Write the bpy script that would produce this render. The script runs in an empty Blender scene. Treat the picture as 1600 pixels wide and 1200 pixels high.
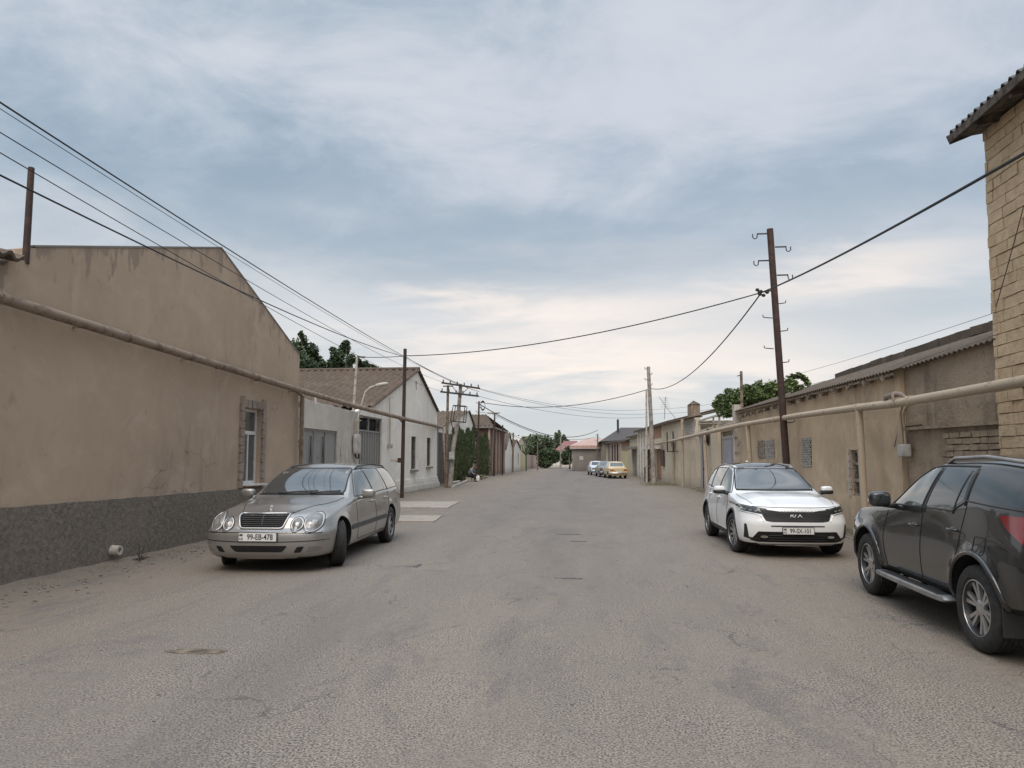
import bpy, bmesh, math, random
from mathutils import Vector, Matrix, noise as mnoise
from mathutils.bvhtree import BVHTree
from mathutils.geometry import delaunay_2d_cdt
random.seed(7)
SC = bpy.context.scene
COL = SC.collection
R = math.radians
V = Vector
# ------------------------------------------------------------------ camera
CAM_H, YAW, PITCH, FPX = 1.68, 6.15, 4.2, 1100.0
cam = bpy.data.cameras.new('camera'); camo = bpy.data.objects.new('camera', cam); COL.objects.link(camo)
cam.sensor_width = 36; cam.lens = FPX / 1600 * 36
cam.clip_start = .05; cam.clip_end = 4000
cam.shift_y = (716 - FPX * math.tan(R(PITCH)) - 600) / 1600
camo.location = (0, 0, CAM_H); camo.rotation_euler = (R(90 + PITCH), 0, R(YAW))
SC.camera = camo
# ------------------------------------------------------------------ view, sun
SC.view_settings.view_transform = 'Standard'; SC.view_settings.look = 'None'
SC.view_settings.gamma = 1; SC.view_settings.use_curve_mapping = False
SC.view_settings.exposure = 0.25
SUN_EL, SUN_AZ = 50, -172        # azimuth from +Y towards +X
sl = bpy.data.lights.new('sun', 'SUN'); sl.energy = 1.5; sl.angle = R(40); sl.color = (1.0, .90, .78)
so = bpy.data.objects.new('sun', sl); COL.objects.link(so)
sdir = V((math.sin(R(SUN_AZ)) * math.cos(R(SUN_EL)), math.cos(R(SUN_AZ)) * math.cos(R(SUN_EL)), math.sin(R(SUN_EL))))
so.rotation_euler = sdir.to_track_quat('Z', 'Y').to_euler()
# ------------------------------------------------------------------ node helper
class NT:
    def __init__(s, tree):
        s.t = tree; s.t.nodes.clear()
    def n(s, typ, ins=None, **kw):
        nd = s.t.nodes.new(typ)
        for k, v in kw.items(): setattr(nd, k, v)
        if ins:
            for k, v in ins.items():
                sock = nd.inputs[k]
                if isinstance(v, bpy.types.NodeSocket): s.t.links.new(v, sock)
                elif v is not None:
                    if isinstance(v, (tuple, list)) and len(v) == 3 and sock.type == 'RGBA': v = (*v, 1)
                    sock.default_value = v
        return nd
    def m(s, op, a, b=None, c=None, clamp=False):
        nd = s.n('ShaderNodeMath', operation=op, use_clamp=clamp)
        for i, v in enumerate((a, b, c)):
            if v is None: continue
            if isinstance(v, bpy.types.NodeSocket): s.t.links.new(v, nd.inputs[i])
            else: nd.inputs[i].default_value = v
        return nd.outputs[0]
    def mix(s, f, a, b, mode='MIX'):
        nd = s.n('ShaderNodeMix', data_type='RGBA', blend_type=mode)
        for i, v in ((0, f), (6, a), (7, b)):
            if isinstance(v, bpy.types.NodeSocket): s.t.links.new(v, nd.inputs[i])
            elif i == 0: nd.inputs[0].default_value = v
            else: nd.inputs[i].default_value = (*v[:3], 1)
        return nd.outputs[2]
    def noise(s, vec, scale, detail=5, rough=.55, dist=0.):
        return s.n('ShaderNodeTexNoise', {'Vector': vec, 'Scale': scale, 'Detail': detail, 'Roughness': rough, 'Distortion': dist}).outputs[0]
    def ramp(s, f, a, b, x=0., y=1.):
        return s.n('ShaderNodeMapRange', {'Value': f, 'From Min': a, 'From Max': b, 'To Min': x, 'To Max': y}, interpolation_type='SMOOTHSTEP').outputs[0]
    def scl(s, vec, sx, sy, sz):
        return s.n('ShaderNodeVectorMath', {0: vec, 1: (sx, sy, sz)}, operation='MULTIPLY').outputs[0]
# ------------------------------------------------------------------ sky
w = bpy.data.worlds.new('World'); SC.world = w; w.use_nodes = True
K = NT(w.node_tree)
tc = K.n('ShaderNodeTexCoord').outputs['Generated']
nrm = K.n('ShaderNodeVectorMath', {0: tc}, operation='NORMALIZE').outputs[0]
sx = K.n('ShaderNodeSeparateXYZ', {0: nrm})
dx, dy, dz = sx.outputs
az = K.m('ARCTAN2', dx, dy); el = K.m('ARCSINE', dz)
zz = K.m('ADD', K.m('MAXIMUM', dz, 0.0), .16)
cv = K.n('ShaderNodeCombineXYZ', {0: K.m('DIVIDE', dx, zz), 1: K.m('DIVIDE', dy, zz), 2: 0.0}).outputs[0]
n1 = K.noise(K.scl(cv, .55, 1.0, 1), 1.15, 7, .52, .35)
n2 = K.noise(K.scl(cv, .9, 1.6, 1), 2.6, 8, .6, .5)
n3 = K.noise(K.scl(cv, .35, .5, 1), 1.0, 3, .5, .2)
n4 = K.noise(K.scl(nrm, 3.2, 3.2, 6.5), 1.25, 9, .62, .45)
wob = K.m('MULTIPLY', K.m('SUBTRACT', n2, .5), .34)
wob2 = K.m('MULTIPLY', K.m('SUBTRACT', n1, .5), .30)
def pxdir(x, y):
    f = V((-math.sin(R(YAW)), math.cos(R(YAW)), 0)); r = V((math.cos(R(YAW)), math.sin(R(YAW)), 0)); z = V((0, 0, 1))
    d = f * math.cos(R(PITCH)) + z * math.sin(R(PITCH)); u = z * math.cos(R(PITCH)) - f * math.sin(R(PITCH))
    pp = 716 - FPX * math.tan(R(PITCH))
    return d + r * ((x - 800) / FPX) + u * ((pp - y) / FPX)
def blob(x, y, sx_, sy_, amp):
    d = pxdir(x, y).normalized(); a0 = math.atan2(d.x, d.y); e0 = math.asin(d.z)
    a = K.m('DIVIDE', K.m('SUBTRACT', K.m('ADD', az, wob), a0), sx_ / FPX)
    e = K.m('DIVIDE', K.m('SUBTRACT', K.m('ADD', el, K.m('MULTIPLY', wob2, .5)), e0), sy_ / FPX)
    q = K.m('ADD', K.m('MULTIPLY', a, a), K.m('MULTIPLY', e, e))
    return K.m('MULTIPLY', K.m('EXPONENT', K.m('MULTIPLY', q, -1.0)), amp)
# deep blue-grey gaps (negative) and pale cloud (positive)
br = K.m('ADD', K.m('MULTIPLY', K.m('SUBTRACT', n1, .5), 1.5), K.m('ADD', K.m('MULTIPLY', K.m('SUBTRACT', n2, .5), 1.0), K.m('MULTIPLY', K.m('SUBTRACT', n4, .5), 2.0)))
for b in [(620, 400, 260, 60, -.55), (850, 425, 120, 35, -.35), (420, 290, 330, 90, -.32), (1120, 400, 260, 70, -.35), (1400, 500, 220, 45, -.45),
          (1500, 300, 200, 60, -.2), (950, 130, 420, 110, .38), (1330, 120, 260, 90, .25), (120, 60, 260, 90, .05), (560, 500, 200, 30, .30),
          (1380, 270, 60, 18, .3), (700, 130, 200, 60, .15)]:
    br = K.m('ADD', br, blob(*b))
warm = K.m('MULTIPLY', K.m('SUBTRACT', n2, .5), .8)
for b in [(860, 475, 240, 34, .62), (1340, 425, 220, 36, .62), (900, 582, 60, 12, .5), (1080, 560, 300, 60, .5), (760, 560, 360, 60, .42), (1250, 590, 200, 20, .3)]:
    warm = K.m('ADD', warm, blob(*b))
br = K.ramp(br, -.66, .60)
colA = K.mix(br, (.262, .352, .440), (.575, .610, .665))
lil = K.ramp(n3, .35, .65)
colA = K.mix(K.m('MULTIPLY', lil, .28), colA, (.49, .52, .61))
hor = K.ramp(K.m('ADD', dz, K.m('MULTIPLY', wob, .5)), .40, .10)
colB = K.mix(K.ramp(n1, .3, .7), (.56, .595, .62), (.74, .715, .69))
colA = K.mix(K.m('MULTIPLY', hor, .85), colA, colB)
wm = K.m('MULTIPLY', K.ramp(warm, .10, .95), K.ramp(dz, .38, .24))
colA = K.mix(wm, colA, (.88, .79, .72))
hb = K.ramp(dz, 0.085, 0.0)
colA = K.mix(K.m('MULTIPLY', hb, .8), colA, (.60, .625, .61))
# extra thick-overcast brightness added overhead, out of view, to light walls and ground
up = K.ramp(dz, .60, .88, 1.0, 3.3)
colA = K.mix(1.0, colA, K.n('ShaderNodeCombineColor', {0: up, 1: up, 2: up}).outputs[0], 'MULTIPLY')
gnd = K.ramp(dz, -.02, 0.0)
colA = K.mix(gnd, (.25, .23, .21), colA)
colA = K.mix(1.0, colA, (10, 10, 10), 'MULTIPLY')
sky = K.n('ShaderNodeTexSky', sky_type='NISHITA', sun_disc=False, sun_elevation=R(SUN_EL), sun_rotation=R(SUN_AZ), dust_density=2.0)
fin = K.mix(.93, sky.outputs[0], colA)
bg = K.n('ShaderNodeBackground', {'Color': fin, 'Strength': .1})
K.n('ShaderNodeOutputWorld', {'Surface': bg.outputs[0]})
# ------------------------------------------------------------------ materials
MATS = {}
def newmat(name):
    m = bpy.data.materials.new(name); m.use_nodes = True; k = NT(m.node_tree); MATS[name] = m
    return m, k
def finish(k, col, rough=.8, metallic=0., bump=None, bstr=.3, bdist=.01, **kw):
    ins = {'Base Color': col, 'Roughness': rough, 'Metallic': metallic}
    for a, b in kw.items(): ins[a.replace('_', ' ')] = b
    if bump is not None:
        ins['Normal'] = k.n('ShaderNodeBump', {'Height': bump, 'Strength': bstr, 'Distance': bdist}).outputs[0]
    p = k.n('ShaderNodeBsdfPrincipled', ins)
    k.n('ShaderNodeOutputMaterial', {'Surface': p.outputs[0]})
def oc(k): return k.n('ShaderNodeTexCoord').outputs['Object']
def plain(name, c, rough=.6, metallic=0., var=.12, vs=6., bump=0., **kw):
    m, k = newmat(name); o = oc(k)
    nz = k.noise(o, vs, 5)
    c2 = tuple(max(0, x * (1 - 2.2 * var)) for x in c); c1 = tuple(x * (1 + var) for x in c)
    col = k.mix(k.ramp(nz, .3, .7), c1, c2)
    finish(k, col, rough, metallic, nz if bump else None, bump or .2, .01, **kw)
    return m
def stucco(name, c, dark=.72, stain=(.30, .25, .20), light=None, bump=.5, streak=.5, scale=1., patch=.35, base_dirt=True, fine=45., bd=.02, top=False):
    m, k = newmat(name); o = oc(k)
    big = k.noise(o, .5 * scale, 6, .6, .4)
    mid = k.noise(o, 3. * scale, 7, .62, .2)
    fin = k.noise(o, fine, 4, .6)
    st = k.m('MULTIPLY', k.noise(k.scl(o, 2.2, 2.2, .38), 1.1, 7, .65, .9), k.ramp(k.noise(o, .42 * scale, 3), .38, .62, .72, 1.12))
    med = k.noise(o, 1.25 * scale, 6, .62, .8)
    cd = tuple(x * dark for x in c); cl = light or tuple(min(.9, x * 1.16) for x in c)
    col = k.mix(k.ramp(big, .3, .7), c, cd)
    col = k.mix(k.m('MULTIPLY', k.ramp(med, .5, .68), .5), col, cl)
    col = k.mix(k.m('MULTIPLY', k.ramp(med, .44, .30), .5), col, cd)
    col = k.mix(k.m('MULTIPLY', k.ramp(mid, .5, .72), .35), col, cl)
    col = k.mix(k.m('MULTIPLY', k.ramp(st, .52, .78), streak), col, stain)
    col = k.mix(k.m('MULTIPLY', k.ramp(mid, .42, .25), patch), col, stain)
    if base_dirt:
        z = k.n('ShaderNodeSeparateXYZ', {0: k.n('ShaderNodeNewGeometry').outputs['Position']}).outputs[2]
        f = k.m('MULTIPLY', k.ramp(k.m('ADD', z, k.m('MULTIPLY', mid, .8)), 1.25, .35), .5)
        col = k.mix(f, col, tuple(x * .75 for x in stain))
    wv = k.n('ShaderNodeVectorMath', {0: o, 1: k.n('ShaderNodeVectorMath', {0: k.n('ShaderNodeTexNoise', {'Vector': o, 'Scale': 2.2, 'Detail': 5.0}).outputs[1], 1: (.5, .5, .5)}, operation='MULTIPLY').outputs[0]}, operation='ADD').outputs[0]
    ck = k.n('ShaderNodeTexVoronoi', {'Vector': wv, 'Scale': .55}, feature='DISTANCE_TO_EDGE').outputs[0]
    ckm = k.m('MULTIPLY', k.ramp(ck, .006, .001), k.ramp(big, .52, .62))
    col = k.mix(k.m('MULTIPLY', ckm, .6), col, tuple(x * .5 for x in stain))
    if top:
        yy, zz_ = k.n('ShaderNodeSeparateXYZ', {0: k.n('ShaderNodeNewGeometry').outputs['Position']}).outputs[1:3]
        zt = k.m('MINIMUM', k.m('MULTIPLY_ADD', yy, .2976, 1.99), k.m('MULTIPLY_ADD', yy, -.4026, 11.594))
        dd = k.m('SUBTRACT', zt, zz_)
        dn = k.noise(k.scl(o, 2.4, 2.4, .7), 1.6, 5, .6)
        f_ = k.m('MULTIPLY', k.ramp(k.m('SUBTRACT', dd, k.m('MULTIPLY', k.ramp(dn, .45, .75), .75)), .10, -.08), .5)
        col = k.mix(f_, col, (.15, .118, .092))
    col = k.mix(k.m('MULTIPLY', k.ramp(fin, .35, .7), .25), col, cd)
    h = k.m('ADD', k.m('MULTIPLY', mid, .8), k.m('MULTIPLY', fin, .25))
    finish(k, col, .93, 0, h, bump, bd)
    return m
def rusty(name, c, rust=(.13, .055, .03), amt=.5, rough=.75, metallic=0.):
    m, k = newmat(name); o = oc(k)
    a = k.noise(o, 5, 8, .65, .3); b = k.noise(o, 40, 4)
    f = k.ramp(k.m('ADD', a, k.m('MULTIPLY', b, .2)), .72 - amt * .4, .82 - amt * .3)
    col = k.mix(f, c, rust)
    col = k.mix(k.m('MULTIPLY', b, .35), col, tuple(x * .5 for x in rust))
    finish(k, col, rough, metallic, a, .3, .006)
    return m
def carpaint(name, c, metallic=.0, rough=.35, flake=.0, coat=1., dust=.12, dustc=(.34, .30, .26), sp=.5):
    m, k = newmat(name); o = oc(k)
    d = k.noise(o, 2.5, 6, .6); d2 = k.noise(o, 40, 3)
    z = k.n('ShaderNodeSeparateXYZ', {0: o}).outputs[2]
    low = k.ramp(k.m('ADD', z, k.m('MULTIPLY', d, .3)), .85, .3)
    f = k.m('MULTIPLY', k.m('ADD', k.m('MULTIPLY', k.ramp(d, .35, .75), .5), low), dust, clamp=True)
    col = k.mix(f, c, dustc)
    rg = k.m('ADD', rough, k.m('MULTIPLY', f, .6))
    finish(k, col, rg, k.m('MULTIPLY', metallic, k.m('SUBTRACT', 1.0, f)), None, Specular_IOR_Level=sp, Coat_Weight=coat, Coat_Roughness=k.m('ADD', .03, k.m('MULTIPLY', f, .9)))
    return m
def glassy(name, c, rough=.04, spec=.7):
    m, k = newmat(name); o = oc(k)
    d = k.noise(o, 3, 4)
    finish(k, k.mix(d, c, tuple(x * .6 for x in c)), k.ramp(d, .3, .8, rough, rough + .06), 0, None, IOR=1.6, Coat_Weight=.6, Coat_Roughness=.02)
    return m

# ground: worn dusty asphalt
def asphalt():
    m, k = newmat('asphalt'); g = k.n('ShaderNodeNewGeometry').outputs['Position']
    s = k.n('ShaderNodeSeparateXYZ', {0: g}); x, y = s.outputs[0], s.outputs[1]
    big = k.noise(k.scl(g, .5, .16, 1), .8, 6, .6, .5)
    mid = k.noise(g, 1.1, 7, .62, .6)
    agg = k.noise(g, 66, 2, .6); agg2 = k.noise(g, 27, 3, .7); agg3 = k.noise(g, 9, 5, .7)
    gm = k.m('MULTIPLY', k.ramp(k.noise(g, .6, 5, .6, .4), .36, .60, .35, 1.), k.ramp(k.m('ADD', x, k.m('MULTIPLY', mid, 2.0)), -6.4, -4.2, .30, 1.))
    # dusty beige to bluish worn tarmac, more tarmac further up the street
    far = k.ramp(y, 4, 26, 0., 1.)
    edge = k.ramp(k.m('ADD', k.m('ABSOLUTE', k.m('ADD', x, 1.2)), k.m('MULTIPLY', mid, 3.2)), 3.6, 7.0)
    base = k.mix(k.ramp(big, .32, .68), (.262, .226, .190), (.196, .171, .148))
    tar = k.mix(k.ramp(mid, .3, .7), (.186, .164, .152), (.142, .127, .124))
    tf = k.m('MULTIPLY', k.m('SUBTRACT', 1.0, edge), k.m('ADD', k.m('MULTIPLY', far, .70), k.m('MULTIPLY', k.ramp(big, .5, .7), .25)), clamp=True)
    col = k.mix(tf, base, tar)
    dust = k.mix(mid, (.275, .218, .163), (.200, .158, .120))
    col = k.mix(k.m('MULTIPLY', edge, .75), col, dust)
    # violet-grey worn spots where the dust has gone
    sp = k.noise(k.scl(g, .8, .45, 1), 1.3, 10, .72, .8)
    col = k.mix(k.m('MULTIPLY', k.ramp(sp, .545, .62), .60), col, (.135, .117, .122))
    sp2 = k.noise(k.scl(g, 2.6, .55, 1), .9, 10, .74, .5)
    g20 = k.noise(g, 13, 6, .8)
    col = k.mix(k.m('MULTIPLY', k.ramp(sp2, .53, .62), .42), col, (.138, .122, .116))
    col = k.mix(k.m('MULTIPLY', k.ramp(sp2, .46, .36), .22), col, (.34, .295, .245))
    col = k.mix(k.m('MULTIPLY', k.ramp(g20, .50, .68), .35), col, (.40, .345, .285))
    col = k.mix(k.m('MULTIPLY', k.ramp(g20, .47, .30), .45), col, (.085, .074, .066))
    # aggregate: pale stones, dark pits
    col = k.mix(k.m('MULTIPLY', k.ramp(agg3, .35, .65), .22), col, (.14, .122, .11))
    col = k.mix(k.m('MULTIPLY', k.m('MULTIPLY', k.ramp(agg, .50, .60), .60), gm), col, (.46, .40, .335))
    col = k.mix(k.m('MULTIPLY', k.m('MULTIPLY', k.ramp(agg, .455, .40), .85), gm), col, (.050, .043, .040))
    col = k.mix(k.m('MULTIPLY', k.m('MULTIPLY', k.ramp(agg2, .42, .34), .75), gm), col, (.060, .052, .048))
    # cracks
    wv = k.n('ShaderNodeVectorMath', {0: g, 1: k.n('ShaderNodeVectorMath', {0: k.n('ShaderNodeTexNoise', {'Vector': g, 'Scale': .9, 'Detail': 6.0}).outputs[1], 1: (1.8, 1.8, 0)}, operation='MULTIPLY').outputs[0]}, operation='ADD').outputs[0]
    cr = k.n('ShaderNodeTexVoronoi', {'Vector': k.scl(wv, .8, .42, 0), 'Scale': .5}, feature='DISTANCE_TO_EDGE').outputs[0]
    cr2 = k.n('ShaderNodeTexVoronoi', {'Vector': k.scl(wv, 1, .7, 0), 'Scale': 1.5}, feature='DISTANCE_TO_EDGE').outputs[0]
    cm = k.m('ADD', k.m('MULTIPLY', k.ramp(cr, .006, .001), k.ramp(k.noise(g, .8, 4), .50, .60)), k.m('MULTIPLY', k.ramp(cr2, .012, .002), k.ramp(k.noise(g, .5, 4), .55, .62)))
    col = k.mix(k.m('MULTIPLY', cm, .5), col, (.05, .042, .04))
    # lengthwise seam of an old resurfacing
    sx_ = k.m('ADD', x, k.m('ADD', k.m('MULTIPLY', y, .02), k.m('MULTIPLY', mid, .5)))
    seam = k.m('MULTIPLY', k.ramp(k.m('ABSOLUTE', k.m('ADD', sx_, 2.55)), .035, .0), k.ramp(mid, .42, .55))
    trk = k.m('ADD', k.ramp(k.m('ABSOLUTE', k.m('ADD', k.m('ADD', x, .2), k.m('MULTIPLY', mid, .8))), .55, .1), k.ramp(k.m('ABSOLUTE', k.m('ADD', k.m('ADD', x, 2.1), k.m('MULTIPLY', mid, .8))), .55, .1))
    col = k.mix(k.m('MULTIPLY', k.m('MULTIPLY', trk, k.ramp(big, .4, .6)), .28), col, (.125, .112, .108))
    col = k.mix(1.0, col, (.83, .815, .785), 'MULTIPLY')
    h = k.m('ADD', k.m('MULTIPLY', agg, .6), k.m('SUBTRACT', k.m('MULTIPLY', mid, 1.2), k.m('MULTIPLY', cm, 1.0)))
    finish(k, col, .92, 0, h, .25, .006)
    return m
M = {}
M['asphalt'] = asphalt()
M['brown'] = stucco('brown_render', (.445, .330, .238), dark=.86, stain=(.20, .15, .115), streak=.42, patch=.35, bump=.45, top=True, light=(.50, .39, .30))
def plinthm():
    m, k = newmat('rough_plinth'); o = oc(k)
    a = k.noise(o, 14, 6, .7, .6); b = k.noise(o, 1.2, 4)
    col = k.mix(k.ramp(a, .3, .7), (.115, .096, .078), (.235, .197, .16))
    col = k.mix(k.m('MULTIPLY', k.ramp(b, .4, .7), .5), col, (.21, .172, .135))
    col = k.mix(k.m('MULTIPLY', k.ramp(k.noise(o, 3.5, 5, .7), .55, .7), .5), col, (.26, .205, .155))
    finish(k, col, .95, 0, a, .8, .04); return m
M['plinth'] = plinthm()
M['white'] = stucco('whitewash', (.80, .745, .665), dark=.88, stain=(.26, .22, .18), streak=.38, patch=.25, bump=.35)
M['white2'] = stucco('stained_plaster', (.58, .53, .465), dark=.76, stain=(.17, .145, .12), streak=.65, patch=.45)
M['tan'] = stucco('tan_render', (.59, .45, .305), dark=.72, stain=(.20, .155, .115), streak=.5, patch=.35, bump=.4)
M['tan2'] = stucco('dark_tan_render', (.40, .305, .215), dark=.6, stain=(.10, .078, .06), light=(.34, .265, .195), streak=.75, patch=.7, bump=1., bd=.08, scale=1.7)
M['cream'] = stucco('cream_paint', (.62, .53, .40), dark=.84, stain=(.28, .22, .165), streak=.32, patch=.2)
M['pinkw'] = stucco('pinkish_paint', (.46, .34, .28), dark=.84, stain=(.24, .17, .14))
M['redbrown'] = stucco('red_brown_block', (.20, .125, .10), dark=.75, stain=(.10, .07, .06), scale=2)
M['yellow'] = stucco('pale_yellow_paint', (.58, .50, .29), dark=.88, stain=(.33, .27, .17))
M['orange'] = stucco('orange_paint', (.36, .21, .13), dark=.8, stain=(.28, .13, .07))
M['grey_wall'] = stucco('grey_cement', (.24, .215, .19), dark=.8, stain=(.13, .11, .1))
M['salmon'] = plain('salmon_sheet', (.50, .33, .275), .6)
M['red_roof'] = plain('red_sheet', (.24, .10, .085), .6)
M['dark_roof'] = plain('dark_brown_sheet', (.062, .052, .046), .6)
def tilem():
    m, k = newmat('old_tiles'); o = oc(k)
    a = k.noise(o, 1.2, 6, .6); b = k.noise(o, 9, 5, .7)
    col = k.mix(k.ramp(b, .3, .7), (.140, .098, .068), (.080, .060, .046))
    col = k.mix(k.m('MULTIPLY', k.ramp(a, .45, .7), .6), col, (.175, .138, .102))
    finish(k, col, .9, 0, b, .6, .02); return m
M['tiles'] = tilem()
def slatem():
    m, k = newmat('asbestos_sheet'); o = oc(k)
    a = k.noise(o, 1.5, 6, .6); b = k.noise(o, 16, 5, .7)
    col = k.mix(k.ramp(b, .3, .7), (.135, .106, .08), (.085, .068, .054))
    col = k.mix(k.m('MULTIPLY', k.ramp(a, .45, .7), .6), col, (.19, .15, .115))
    finish(k, col, .95, 0, b, .5, .02, Specular_IOR_Level=.2); return m
M['slate'] = slatem()
def blockm():
    m, k = newmat('limestone_block'); o = oc(k)
    r_ = k.n('ShaderNodeNewGeometry').outputs['Random Per Island']
    a = k.noise(o, 8, 7, .7); b = k.noise(k.scl(o, 1, 1, 5), 12, 5, .7)
    col = k.mix(r_, (.52, .385, .24), (.60, .46, .30))
    col = k.mix(k.m('MULTIPLY', k.ramp(a, .4, .7), .55), col, (.33, .225, .135))
    col = k.mix(k.m('MULTIPLY', k.ramp(b, .55, .75), .35), col, (.24, .165, .105))
    finish(k, col, .95, 0, k.m('ADD', a, b), .7, .02); return m
M['block'] = blockm()
M['block2'] = stucco('weathered_block', (.36, .275, .19), dark=.62, stain=(.15, .11, .08), scale=5, bump=.8, base_dirt=False)
M['mortar'] = plain('mortar', (.20, .145, .095), .95, vs=12, bump=.5)
M['pipe_brown'] = rusty('painted_pipe_brown', (.30, .225, .165), (.17, .12, .085), .35)
M['pipe_tan'] = rusty('painted_pipe_tan', (.50, .40, .29), (.27, .19, .13), .12)
M['pipe_white'] = rusty('painted_pipe_white', (.55, .50, .43), (.27, .19, .13), .25)
M['rust'] = rusty('rusty_steel', (.085, .045, .032), (.05, .028, .022), .6)
M['wood_pole'] = plain('weathered_pole', (.22, .165, .115), .9, var=.25, vs=8, bump=.4)
M['conc'] = plain('concrete_pole', (.33, .29, .25), .9, var=.2, vs=4, bump=.3)
M['darkmetal'] = plain('dark_metal', (.035, .032, .03), .6)
M['wire'] = plain('black_cable', (.022, .022, .024), .6)
M['grey_gate'] = rusty('grey_gate_paint', (.30, .29, .275), (.15, .12, .1), .1, .6)
M['lilac_gate'] = plain('lilac_grey_gate_paint', (.33, .32, .345), .55, var=.05, vs=1.5)
M['pvc'] = plain('white_pvc', (.62, .60, .57), .4, var=.04)
M['winglass'] = glassy('window_glass', (.10, .10, .095), .08)
M['stone_trim'] = stucco('stone_trim', (.33, .255, .205), dark=.7, stain=(.17, .12, .09), scale=6, bump=.8, base_dirt=False)
M['dark'] = plain('dark_recess', (.02, .018, .016), .9)
M['oldwood'] = plain('old_painted_wood', (.33, .27, .21), .85, var=.35, vs=14, bump=.4)
M['darkwood'] = plain('dark_old_wood', (.10, .08, .062), .9, var=.3, vs=10, bump=.4)
M['lamp_white'] = plain('lamp_shell', (.50, .47, .42), .5)
M['box_grey'] = plain('meter_box_paint', (.45, .43, .39), .6)
M['pebble'] = plain('pebble', (.24, .205, .17), .9, var=.25)
M['kerb'] = plain('kerb_concrete', (.38, .34, .29), .9, var=.15, bump=.3)
def pavem():
    m, k = newmat('concrete_slab'); o = oc(k)
    a = k.noise(o, 2, 6); bt = k.n('ShaderNodeTexBrick', {'Vector': o, 'Color1': (.33, .29, .24, 1), 'Color2': (.28, .245, .205, 1), 'Mortar': (.2, .17, .14, 1), 'Scale': 1.0, 'Mortar Size': .02, 'Brick Width': .9, 'Row Height': .6})
    col = k.mix(k.m('MULTIPLY', k.ramp(a, .4, .7), .6), bt.outputs[0], (.29, .25, .21))
    finish(k, col, .9, 0, a, .3, .01); return m
M['pave'] = pavem()
def leafm(name, c1, c2, c3):
    m, k = newmat(name); o = oc(k)
    r_ = k.n('ShaderNodeNewGeometry').outputs['Random Per Island']
    a = k.noise(o, .9, 3)
    col = k.mix(r_, c1, c2); col = k.mix(k.ramp(a, .4, .65), col, c3)
    finish(k, col, .6, 0, None, Transmission_Weight=0.0)
    return m
M['leaf_dark'] = leafm('leaf_dark_green', (.042, .068, .026), (.085, .120, .045), (.030, .052, .024))
M['leaf_vine'] = leafm('leaf_vine_green', (.085, .125, .034), (.15, .195, .060), (.065, .10, .030))
M['leaf_cyp'] = leafm('leaf_cypress_green', (.050, .072, .026), (.095, .125, .042), (.040, .060, .024))
M['leaf_far'] = leafm('leaf_far_green', (.10, .13, .065), (.15, .18, .09), (.085, .115, .065))
M['grass'] = leafm('grass_blades', (.15, .14, .07), (.24, .20, .11), (.19, .165, .09))
M['bark'] = plain('bark', (.11, .085, .062), .95, var=.3, vs=9, bump=.6)
M['silver'] = carpaint('silver_paint', (.30, .285, .268), .7, .32, dust=.20)
M['carwhite'] = carpaint('white_paint', (.80, .80, .79), 0., .3, dust=.10)
M['graphite'] = carpaint('graphite_paint', (.016, .0155, .0155), .0, .2, coat=.8, dust=.02, sp=.35)
M['lada_cream'] = carpaint('cream_car_paint', (.60, .44, .22), 0., .4, dust=.15)
M['lada_white'] = carpaint('pale_blue_car_paint', (.55, .60, .66), 0., .4, dust=.15)
M['lada_green'] = carpaint('dark_green_car_paint', (.09, .115, .115), 0., .4, dust=.2)
M['cglass'] = glassy('car_glass', (.025, .03, .03))
M['cglass_lt'] = glassy('car_side_glass', (.10, .115, .108))
M['cglass_ws'] = glassy('car_windshield_glass', (.045, .048, .048))
M['tyre'] = plain('tyre_rubber', (.030, .028, .026), .85, vs=20, var=.2)
M['arch'] = plain('wheel_well_black', (.008, .008, .008), .95)
M['grille_black'] = plain('grille_black', (.010, .010, .010), .6)
M['blackp'] = plain('black_plastic', (.022, .022, .022), .5)
M['greyp'] = plain('grey_plastic', (.075, .072, .07), .55)
M['pianob'] = plain('gloss_black', (.012, .012, .013), .12, Coat_Weight=1.0)
M['chrome'] = plain('chrome', (.72, .71, .70), .12, 1., var=.03)
M['alloy'] = plain('alloy_silver', (.50, .49, .48), .35, .8, var=.05)
M['alloy_dk'] = plain('alloy_dark', (.05, .05, .052), .4, .5)
M['step'] = plain('step_silver', (.32, .31, .30), .4, .5)
M['lens'] = glassy('lamp_lens', (.20, .195, .185), .05)
M['lens_in'] = plain('lamp_reflector', (.42, .40, .37), .35, .6)
M['redlens'] = glassy('red_lens', (.26, .010, .014), .06)
M['plate'] = plain('plate_white', (.68, .67, .64), .5, var=.03)
M['ink'] = plain('plate_black', (.02, .02, .02), .6)
M['skin'] = plain('skin', (.36, .21, .15), .6)
M['shirt'] = plain('grey_shirt', (.19, .20, .21), .9)
M['trouser'] = plain('dark_trousers', (.018, .018, .022), .9)
M['bagw'] = plain('white_bag', (.72, .70, .68), .6)
M['dirt'] = stucco('dirt', (.24, .195, .15), dark=.75, stain=(.14, .115, .09), base_dirt=False)
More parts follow.
